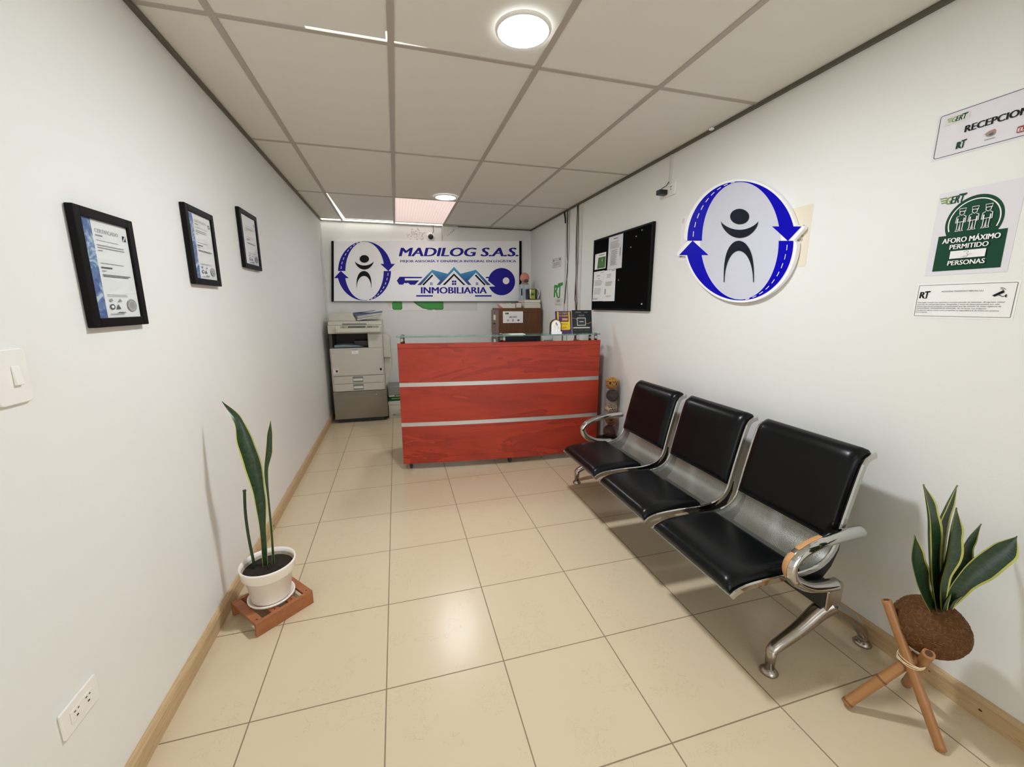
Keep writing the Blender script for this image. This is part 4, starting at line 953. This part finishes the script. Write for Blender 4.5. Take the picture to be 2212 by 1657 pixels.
taped('small_notice', 'small white notice on the right wall above the green letters near the filing cabinet', (-4.742, 1.808, -4.468, 1.918), 'paperg', r6)
t = thing('letter_sticker', 'green RT letter sticker on the right wall near the filing cabinet', 'sticker', onR(-4.54, 1.46))
A = Art(onR, .0008); rtlogo(A, -4.685, 1.462, -4.42, 1.625, 'green'); A.poly([(-4.70, 1.585), (-4.63, 1.61), (-4.52, 1.60), (-4.41, 1.635), (-4.40, 1.60), (-4.56, 1.575)], 'green'); A.build('letters', t)
def r7(A): A.lines(-4.58, -4.46, 1.435, 1.405, 2, 'inkdark', .4, .3); A.rect(-4.62, 1.378, -4.45, 1.383, 'inkgrey')
taped('small_notice', 'small grey notice directly under the green RT letters on the right wall', (-4.640, 1.372, -4.425, 1.455), 'paperg', r7)

# oval logo sign
t = thing('oval_sign', 'oval white edged sign with blue arrows and a dark figure on the right wall', 'sign', (XR, 1.98, 1.72))
HO = homog([(800, 80), (1960, 80), (1960, 1220), (800, 1220)], [(-2.5007, 2.2201), (-1.5511, 1.9548), (-1.4683, 1.3800), (-2.4027, 1.3808)])
def fo(x, y, h=0):
    a, b = HO(x, y); return Vector((1.82 - h, -a, b))
cx, cy, s_ = 1391, 656, 1.672
half = [(300 * math.cos(math.radians(a)), 327 * math.sin(math.radians(a))) for a in range(-90, -13, 3)] + [(296, -80), (326, -80), (334, -77), (337, -70), (334, -62), (280, -1), (292, 6), (299, 12)]
half += [(299 * math.cos(math.radians(a)), 327 * math.sin(math.radians(a))) for a in range(4, 90, 3)]
outl = [(cx + s_ * x, cy + s_ * y) for x, y in half] + [(cx - s_ * x, cy - s_ * y) for x, y in half]
mb = MB(); mb.prism([fo(*q) for q in outl], (0, 0, 0), (.021, 0, 0)); build('backing_panel', mb, 'signwhite', t)
A = Art(fo, .0006); A.ell(cx, cy, s_ * 214, s_ * 312, 'ovalface', 60); A.build('glossy_face', t)
A = Art(fo, .0010); emblem(A, cx, cy, s_, 'blue', 'figure', 3.4, 219); A.build('emblem', t)

# wall socket with black plug under the ceiling
t = thing('high_socket', 'white wall socket with a black adapter plugged in, under the ceiling by the pinboard', 'wall socket', onR(-2.55, 2.146))
mb = MB(); mb.prism([onR(a, b) for a, b in rrect(-2.612, 2.109, -2.497, 2.184, .006)], (-.001, 0, 0), (-.012, 0, 0)); build('cover_plate', mb, 'white', t, .002)
A = Art(lambda a, b, h=0: onR(a, b, .0125 + h)); A.rect(-2.545, 2.158, -2.541, 2.168, 'ink'); A.rect(-2.533, 2.158, -2.529, 2.168, 'ink'); A.rect(-2.54, 2.143, -2.532, 2.149, 'ink'); A.build('slots', t)
build('adapter', MB().box(XR - .075, XR - .0125, 2.570, 2.615, 2.120, 2.152), 'black', t, .004)
mb = MB(); mb.tube(spline([(XR - .05, 2.60, 2.152), (XR - .04, 2.595, 2.165), (XR - .02, 2.58, 2.18), (XR - .014, 2.565, 2.20)]), .0025, 8); build('wire', mb, 'cable_black', t)
build('conduit', MB().box(XR - .011, XR - .0005, 2.552, 2.574, 2.186, 2.37), 'conduit', t, .002)
# small white clip poking from the ceiling edge
tag(build('cable_clip', MB().box(XR - .035, XR - .016, 2.17, 2.19, HC - .012, HC - .003), 'signwhite'), 'tiny white clip at the ceiling edge above the right wall', 'clip')

# ------------------------------------------------------------------ tube of woven balls on a black stand
ped = thing('round_stand', 'low round black stand on the floor between the desk and the bench', 'stand', (1.735, 3.05, 0))
mb = MB(); mb.lathe([(0, 0), (.085, 0), (.09, .01), (.075, .03), (.06, .10), (.06, .19), (.10, .208), (.108, .213), (.108, .222), (.10, .226), (0, .226)], (1.735, 3.05, 0), 40); build('body', mb, 'black', ped)
TC = Vector((1.762, 3.065, .2265))
vs = thing('acrylic_tube', 'clear tall acrylic cylinder vase on the black stand beside the desk', 'vase', TC)
mb = MB(); mb.lathe([(0, 0), (.0625, 0), (.0625, .515), (.0595, .515), (.0595, .008), (0, .008)], TC, 40); build('cylinder', mb, 'acrylic', vs)
mb = MB(); mb.lathe([(.0626, 0), (.066, 0), (.066, .012), (.0626, .012)], TC, 40); build('base_ring', mb, 'black', vs)
def woven(c, r, mat, label):
    mb = MB(); mb.ball(c, r * .78, 12, mi=1)  # dark core paints the shade seen in the gaps between strands
    for k in range(26):
        ax = Vector((random.gauss(0, 1), random.gauss(0, 1), random.gauss(0, 1))).normalized(); u = ax.orthogonal().normalized(); v = ax.cross(u)
        off = random.uniform(-.4, .4); rr = math.sqrt(1 - off * off) * r
        ring = [Vector(c) + ax * off * r + (u * math.cos(a) + v * math.sin(a)) * rr for a in [2 * PI * i / 28 for i in range(29)]]
        mb.tube(ring, .0027, 6, cap=False)
    tag(build('woven_ball', mb, [mat, 'bamboo_hole']), label, 'ball', 'woven balls in the acrylic tube')
for k, (m, lab) in enumerate((('ball_brown', 'dark brown woven ball at the bottom of the clear tube'), ('ball_rust', 'rust coloured woven ball second from the bottom of the clear tube'), ('ball_cream', 'cream woven ball in the middle of the clear tube'),
                              ('ball_dark', 'dark grey woven ball second from the top of the clear tube'), ('ball_ochre', 'ochre woven ball sticking out of the top of the clear tube'))):
    woven((TC.x + (.006 if k % 2 else -.006), TC.y - .004, TC.z + .062 + k * .1065), .053, m, lab)

# ------------------------------------------------------------------ waiting bench
bench = thing('waiting_bench', 'three seat chrome waiting bench with black cushions along the right wall', 'bench', (1.5, 1.85, 0))
prof = spline([Vector((x, 0, z)) for x, z in ((1.098, 0, )[:0] or [(1.100, .350), (1.122, .368), (1.18, .381), (1.30, .385), (1.43, .385), (1.515, .404), (1.565, .450), (1.585, .520), (1.603, .600), (1.648, .778), (1.672, .814), (1.706, .826)])], 6)
L = [0]
for i in range(1, len(prof)): L.append(L[-1] + (prof[i] - prof[i - 1]).length)
LT = L[-1]
def pat(s):
    s = max(0, min(LT, s))
    for i in range(1, len(L)):
        if L[i] >= s:
            f_ = (s - L[i - 1]) / (L[i] - L[i - 1] or 1); p = prof[i - 1].lerp(prof[i], f_); d = (prof[i] - prof[i - 1]).normalized(); return p, Vector((-d.z, 0, d.x)), d
def smooth_frame(s):
    p, _, _ = pat(s); a, _, _ = pat(s - .02); b, _, _ = pat(s + .02); d = (b - a).normalized(); return p, Vector((-d.z, 0, d.x))
def pad(y0, y1, s0, s1, T, ns=26, nv=16):
    """upholstered pad lying on the shell between s0 and s1 along the profile"""
    mb = MB(); top, bot = [], []
    def rim(q): q = min(1, max(0, q)); return math.sqrt(max(0, 1 - (1 - q) ** 2.2))
    for i in range(ns + 1):
        a = .5 - .5 * math.cos(PI * i / ns); s = s0 + (s1 - s0) * a; p, n = smooth_frame(s); r1, r2 = [], []
        for j in range(nv + 1):
            b = .5 - .5 * math.cos(PI * j / nv); y = y0 + (y1 - y0) * b
            e = min(s - s0, s1 - s, y - y0, y1 - y); h = T * rim(e / .036)
            r1.append(p + n * (.0035 + h) + Vector((0, y, 0))); r2.append(p + n * .003 + Vector((0, y, 0)))
        top.append(r1); bot.append(r2)
    mb.grid(top); mb.grid([r[::-1] for r in bot]); bmesh.ops.remove_doubles(mb.bm, verts=mb.bm.verts, dist=.0004); return mb
for y0, y1, which in ((1.012, 1.492, 'nearest'), (1.540, 2.012, 'middle'), (2.062, 2.545, 'farthest')):
    mb = MB(); rows, uvs = [], []
    n = 40
    for i in range(n + 1):
        s = LT * i / n; p, nn = smooth_frame(s); ys = [y0 + .011 + (y1 - y0 - .022) * j / 10 for j in range(11)]
        rows.append([p + Vector((0, y, 0)) for y in ys]); uvs.append([(y - ys[0], s) for y in ys])
    mb.grid(rows, uvs=uvs)
    seat = build('seat', mb, 'perf', bench)
    for ya, yb in ((y0, y0 + .012), (y1 - .012, y1)):
        mb = MB(); rows = []
        for i in range(n + 1):
            p, nn = smooth_frame(LT * i / n); q = Vector((0, 1, 0))
            rows.append([p + nn * .006 + q * ya, p + nn * .010 + q * ((ya + yb) / 2), p + nn * .006 + q * yb, p - nn * .014 + q * yb, p - nn * .014 + q * ya, p + nn * .006 + q * ya])
        mb.grid(rows, smooth=False); mb.face(rows[0][:5]); mb.face(rows[-1][4::-1]); build('side_rail', mb, 'chrome', seat, .0015)
    build('seat_cushion', pad(y0 + .016, y1 - .016, .008, .335, .030), 'leather', seat)
    build('back_cushion', pad(y0 + .016, y1 - .016, .530, LT - .006, .030), 'leather', seat)
    for ya in (y0 + .014, y1 - .020):
        mb = MB(); q = [(1.40, .366), (1.50, .378), (1.545, .402), (1.578, .446), (1.596, .50), (1.615, .495), (1.612, .44), (1.585, .375), (1.55, .335), (1.48, .330)]
        mb.prism([(x, 0, z) for x, z in q], (0, ya, 0), (0, ya + .006, 0)); build('support_bracket', mb, 'blackmetal', seat)
build('beam', MB().box(1.490, 1.560, .975, 2.72, .250, .330), 'blackmetal', bench, .004)
def legset(yl, ya):
    # chrome arm loop flowing into the post
    pts = spline([(1.655, ya, .540), (1.56, ya, .538), (1.44, ya, .527), (1.355, ya, .498), (1.318, ya, .452), (1.345, ya, .395), (1.420, ya, .352), (1.50, ya, .337), (1.556, ya, .334)], 8)
    rr = [.0215] * len(pts); rr[0] = .015; rr[1] = .0205
    mb = MB(); N = 16
    near = yl < 1.5
    mb.tube(pts, rr, N, flat=1.15)
    arm = build('armrest', mb, 'chrome', bench)
    if near:
        mb = MB()
        for a, b in ((15, 24), (26, 36)):
            rows = []
            for i in range(a, b + 1):
                t_ = (pts[i + 1] - pts[i - 1]).normalized(); u = Vector((t_.z, 0, -t_.x))  # outward normal in the loop's plane
                if (pts[i] + u * .01 - Vector((1.45, ya, .44))).length < (pts[i] - Vector((1.45, ya, .44))).length: u = -u
                side = Vector((0, 1, 0)); w_ = .85 if i not in (a, b) else .45
                rows.append([pts[i] + (u * math.cos(x) - side * 1.15 * math.sin(x)) * .0222 for x in [w_ * q for q in (-1.3, -.9, -.5, -.1, .25)]])
            mb.grid(rows)
        build('worn_patch', mb, 'peeled', arm, label='bare orange patch where the chrome has peeled')
    mb = MB(); mb.prism([(x, 0, z) for x, z in ((1.508, .232), (1.508, .318), (1.535, .350), (1.572, .350), (1.583, .338), (1.583, .232))], (0, ya - .017, 0), (0, ya + .020, 0)); build('post', mb, 'chrome_worn', bench, .006)
    def leg(path, rad, m):
        mb = MB(); mb.tube(spline(path, 6), rad, 16, flat=1.0); return mb
    yl2 = yl
    p = spline([(1.556, yl2 - .004, .240), (1.508, yl2, .214), (1.42, yl2, .158), (1.315, yl2, .108), (1.302, yl2, .092)], 6); r_ = [.036 - .016 * min(1, i / (len(p) - 5)) for i in range(len(p))]
    mb = MB(); mb.tube(p, r_, 16); mb.tube([(1.3, yl2, .110), (1.3, yl2, .100), (1.3, yl2, .022)], [.010, .0195, .0165], 16); f1 = build('front_leg', mb, 'chrome_worn', bench)
    mb = MB(); mb.lathe([(0, 0), (.030, 0), (.032, .006), (.024, .016), (.014, .024), (0, .026)], (1.3, yl2, 0), 24); build('foot_pad', mb, 'chrome_worn', f1)
    p = spline([(1.550, yl2 - .003, .240), (1.60, yl2, .210), (1.69, yl2, .145), (1.755, yl2, .082), (1.782, yl2, .045), (1.784, yl2, .022)], 6); r_ = [.034 - .017 * min(1, i / (len(p) - 6)) for i in range(len(p))]
    mb = MB(); mb.tube(p, r_, 16); f2 = build('rear_leg', mb, 'chrome_worn', bench)
    mb = MB(); mb.lathe([(0, 0), (.030, 0), (.032, .006), (.024, .016), (.014, .024), (0, .026)], (1.788, yl2, 0), 24); build('foot_pad', mb, 'chrome_worn', f2)
legset(.995, .985); legset(2.735, 2.700)

# ------------------------------------------------------------------ leaves
def leaf(path, widths, facing, fold=.18, twist=0, n=9, steps=10):
    """blade along path; widths at path points; facing: direction of its flat side"""
    P = spline(path, steps); m = len(P)
    def wat(t_):
        x = t_ * (len(widths) - 1); i = min(int(x), len(widths) - 2); f_ = x - i; f_ = f_ * f_ * (3 - 2 * f_); return widths[i] * (1 - f_) + widths[i + 1] * f_
    mb = MB(); front, back, uv = [], [], []; F_ = Vector(facing).normalized()
    for i in range(m):
        T = (P[min(i + 1, m - 1)] - P[max(i - 1, 0)]).normalized(); t_ = i / (m - 1)
        Fr = Matrix.Rotation(twist * t_, 3, T) @ F_; S = T.cross(Fr).normalized(); N = S.cross(T).normalized(); w_ = max(wat(t_), .0006)
        r1, r2, ru = [], [], []
        for j in range(n):
            a = -1 + 2 * j / (n - 1); c = P[i] + S * (a * w_ / 2) + N * (fold * w_ * (a * a)); th = .0016 * (1 - a * a) + .0003
            r1.append(c + N * th); r2.append(c - N * th); ru.append((j / (n - 1), t_))
        front.append(r1); back.append(r2); uv.append(ru)
    mb.grid(front, uvs=uv); mb.grid([r[::-1] for r in back], uvs=[u[::-1] for u in uv]); bmesh.ops.remove_doubles(mb.bm, verts=mb.bm.verts, dist=.0001)
    return mb
view = (.35, -.9, .2)

# ------------------------------------------------------------------ potted plant on a slatted crate, left
P0 = Vector((-.636, 1.708, 0)); e1 = Vector((.764, .645, 0)).normalized(); e2 = Vector((-e1.y, e1.x, 0)); L1, L2, CH = .250, .232, .066
def cr(a, b, z): return P0 + e1 * a + e2 * b + Vector((0, 0, z))
crate = thing('slatted_crate', 'low reddish wooden slatted stand on the floor against the left wall', 'plant stand', cr(L1 / 2, L2 / 2, 0))
def crbox(a0, a1, b0, b1, z0, z1): return MB().prism([cr(a0, b0, 0), cr(a1, b0, 0), cr(a1, b1, 0), cr(a0, b1, 0)], (0, 0, z0), (0, 0, z1))
build('side_board', crbox(0, L1, 0, .016, 0, CH), 'crate', crate, .002); build('side_board', crbox(0, L1, L2 - .016, L2, 0, CH), 'crate', crate, .002)
for a in (.0, .073, .146, .215):
    sl_ = build('slat', crbox(a, a + .035, .0165, L2 - .0165, CH - .014, CH - .001), 'crate', crate, .0015)
    mb = MB(); mb.lathe([(0, CH - .0008), (.0035, CH - .0008), (0, CH + .0004)], cr(a + .018, .026, 0), 10); build('screw', mb, 'black', sl_)
PC = cr(L1 / 2 + .0, L2 / 2 + .004, CH)
pp = thing('potted_snake_plant', 'snake plant with one tall yellow edged leaf in a white pot on the slatted stand', 'potted plant', PC)
mb = MB(); mb.lathe([(0, 0), (.088, 0), (.096, .010), (.096, .015), (.090, .015), (.086, .006), (0, .005)], PC, 48); build('saucer', mb, 'pot', pp)
mb = MB(); mb.lathe([(0, .0055), (.074, .0055), (.079, .012), (.0955, .126), (.0965, .1265), (.105, .128), (.1065, .1305), (.1085, .160), (.113, .172), (.112, .178), (.107, .178), (.103, .160), (.098, .140), (.094, .120)], PC, 56, mifun=lambda i: 1 if i >= 11 else 0); build('pot', mb, ['pot', 'potrim'], pp)
mb = MB(); rows = []
for i in range(13):
    rr_ = .100 * i / 12; rows.append([PC + Vector((rr_ * math.cos(2 * PI * k / 30), rr_ * math.sin(2 * PI * k / 30), .146 + (random.random() - .5) * .010 * (i < 12))) for k in range(31)])
    rows[-1][30] = rows[-1][0]
mb.grid(rows[1:]); mb.face(rows[1][:30]); bmesh.ops.remove_doubles(mb.bm, verts=mb.bm.verts, dist=.0002); build('soil', mb, 'soil', pp)
build('leaf', leaf([(-.637, 1.90, .205), (-.628, 1.90, .38), (-.624, 1.90, .55), (-.636, 1.90, .70), (-.652, 1.90, .80), (-.672, 1.91, .90), (-.728, 1.936, .978)], [.020, .026, .046, .066, .062, .034, .003], (.45, -.85, .1), .22), 'leaf', pp)
build('leaf', leaf([(-.602, 1.90, .205), (-.594, 1.90, .37), (-.590, 1.90, .53), (-.586, 1.90, .66), (-.566, 1.90, .75), (-.556, 1.90, .82), (-.545, 1.90, .889)], [.010, .010, .009, .016, .026, .022, .002], (.3, -.9, .1), .2), 'leaf', pp)
mb = MB(); mb.tube(spline([(-.676, 1.895, .205), (-.684, 1.895, .36), (-.684, 1.895, .48), (-.676, 1.895, .588)]), [.006] * 24 + [.0075], 10); build('stem', mb, 'stem', pp)

# ------------------------------------------------------------------ coconut planter on bamboo tripod, right
tri = thing('bamboo_tripod', 'three tied bamboo canes forming a small tripod stand near the right wall', 'plant stand', (1.58, .75, 0))
def cane(a, b, r, nodes, hollow=True):
    a, b = Vector(a), Vector(b); mb = MB(); d = (b - a); Ln = d.length; d.normalize(); path, rad, mi = [], [], []
    for i in range(41):
        t_ = i / 40; q = 1
        for nd in nodes:
            x = abs(t_ - nd) * Ln
            if x < .008: q = 1.09
        path.append(a + d * Ln * t_); rad.append(r * q)
    mb.tube(path, rad, 16, mifun=lambda i, k: 1 if any(abs((i + .5) / 40 - nd) * Ln < .005 for nd in nodes) else 0)
    mb.lathe([(0, .0006), (r * .62, .0006)], b, 16, mi=2, axis=d)
    return mb
for a, b, r, nd in (((1.578, .626, .004), (1.556, .822, .392), .0145, (.30,)), ((1.438, .814, .013), (1.604, .738, .238), .0155, (.04, .52)), ((1.737, .812, .010), (1.562, .694, .298), .0155, (.72,))):
    build('cane', cane(a, b, r, nd), ['bamboo', 'bamboo_node', 'bamboo_hole'], tri)
mb = MB(); c = Vector((1.583, .742, .222))
for k in range(5):
    ax = Vector((random.uniform(-.25, .25), random.uniform(-.25, .25), 1)).normalized(); u = ax.orthogonal().normalized(); v = ax.cross(u)
    mb.tube([c + ax * .003 * (k - 2) + (u * math.cos(q) * .034 + v * math.sin(q) * .034) for q in [2 * PI * i / 24 for i in range(25)]], .0014, 6, cap=False)
build('string_tie', mb, 'string', tri)
BC = Vector((1.650, .745, .332))
cf = thing('coconut_planter', 'snake plant growing from a round brown coconut fibre planter on the bamboo tripod', 'potted plant', BC - Vector((0, 0, .09)))
mb = MB(); mb.ball(BC, .096, 24, sc=(1, 1, .96))
for v_ in mb.bm.verts: v_.co += (v_.co - BC).normalized() * random.uniform(-.0012, .0012)
build('fibre_ball', mb, 'coir', cf)
mb = MB()
for k in range(800):
    d = Vector((random.gauss(0, 1), random.gauss(0, 1), random.gauss(0, 1))).normalized(); tg = d.orthogonal().normalized(); tg = Matrix.Rotation(random.random() * 6.28, 3, d) @ tg
    p = BC + d * .0945; p.z = BC.z + (p.z - BC.z) * .96
    mb.tube([p - tg * .008, p + d * .0022, p + tg * .008], .0006, 4, cap=False)
o = build('loose_fibres', mb, 'fibre', cf); o['kind'] = 'stuff'
top = BC + Vector((0, -.005, .088))
for path, wd_, fc, tw in (
        ([top + Vector((-.018, -.01, -.01)), (1.575, .735, .55), (1.53, .735, .68), (1.50, .735, .77), (1.462, .74, .862)], [.034, .070, .088, .062, .002], (.1, -.95, .3), .1),
        ([top + Vector((-.006, -.014, -.01)), (1.606, .725, .52), (1.602, .72, .61), (1.598, .72, .69), (1.604, .725, .775)], [.034, .070, .092, .066, .002], (.2, -.95, .2), -.2),
        ([top + Vector((0, .012, -.01)), (1.62, .75, .56), (1.60, .755, .68), (1.605, .75, .76), (1.622, .742, .838)], [.030, .056, .072, .056, .002], (.0, -.95, .3), .3),
        ([top + Vector((-.03, -.005, -.012)), (1.57, .74, .48), (1.525, .74, .555), (1.49, .74, .62), (1.466, .738, .698)], [.026, .040, .058, .050, .002], (-.2, -.95, .3), .0),
        ([top + Vector((.014, -.012, -.01)), (1.682, .715, .50), (1.716, .695, .575), (1.750, .675, .635), (1.778, .660, .690)], [.032, .056, .076, .070, .002], (-.3, -.85, .4), -.1),
        ([top + Vector((.012, .004, -.01)), (1.672, .735, .52), (1.694, .735, .575), (1.722, .735, .635), (1.768, .735, .69)], [.030, .062, .076, .040, .002], (-.1, -.9, .4), .2),
        ([top + Vector((-.012, -.022, -.012)), (1.632, .715, .455), (1.628, .705, .49)], [.026, .022, .002], (0, -.9, .4), 0),
        ([top + Vector((.012, -.022, -.012)), (1.668, .712, .45), (1.672, .70, .475)], [.024, .020, .008], (.1, -.9, .4), 0)):
    build('leaf', leaf(path, wd_, fc, .2, tw), 'leaf', cf)

# ------------------------------------------------------------------ camera, light, render look
cam = D.cameras.new('camera'); co = D.objects.new('camera', cam); COL.objects.link(co)
yaw, pitch, roll = .274587580, -.191907697, -.000474474
f = Vector((math.sin(yaw) * math.cos(pitch), math.cos(yaw) * math.cos(pitch), math.sin(pitch)))
r = Vector((math.cos(yaw), -math.sin(yaw), 0)); u = r.cross(f)
r2 = math.cos(roll) * r + math.sin(roll) * u; u2 = -math.sin(roll) * r + math.cos(roll) * u
mt = Matrix((r2, u2, -f)).transposed().to_4x4(); mt.translation = Vector((0, 0, 1.37905)); co.matrix_world = mt
cam.sensor_fit = 'HORIZONTAL'; cam.sensor_width = 36; cam.lens = 36 * 874.567 / 2212; cam.clip_start = .02
SC.camera = co
wld = D.worlds.new('world'); SC.world = wld; wld.use_nodes = True; wld.node_tree.nodes['Background'].inputs[0].default_value = (.02, .02, .02, 1)
vs_ = SC.view_settings; SC.display_settings.display_device = 'sRGB'; vs_.view_transform = 'Standard'; vs_.look = 'None'; vs_.gamma = 1; vs_.use_curve_mapping = False
vs_.exposure = .17
SC.cycles.max_bounces = 10; SC.cycles.diffuse_bounces = 6; SC.cycles.glossy_bounces = 4; SC.cycles.transparent_max_bounces = 12; SC.cycles.use_denoising = True; SC.cycles.sample_clamp_indirect = 3; SC.cycles.sample_clamp_direct = 4; SC.cycles.caustics_reflective = False; SC.cycles.blur_glossy = 1.0
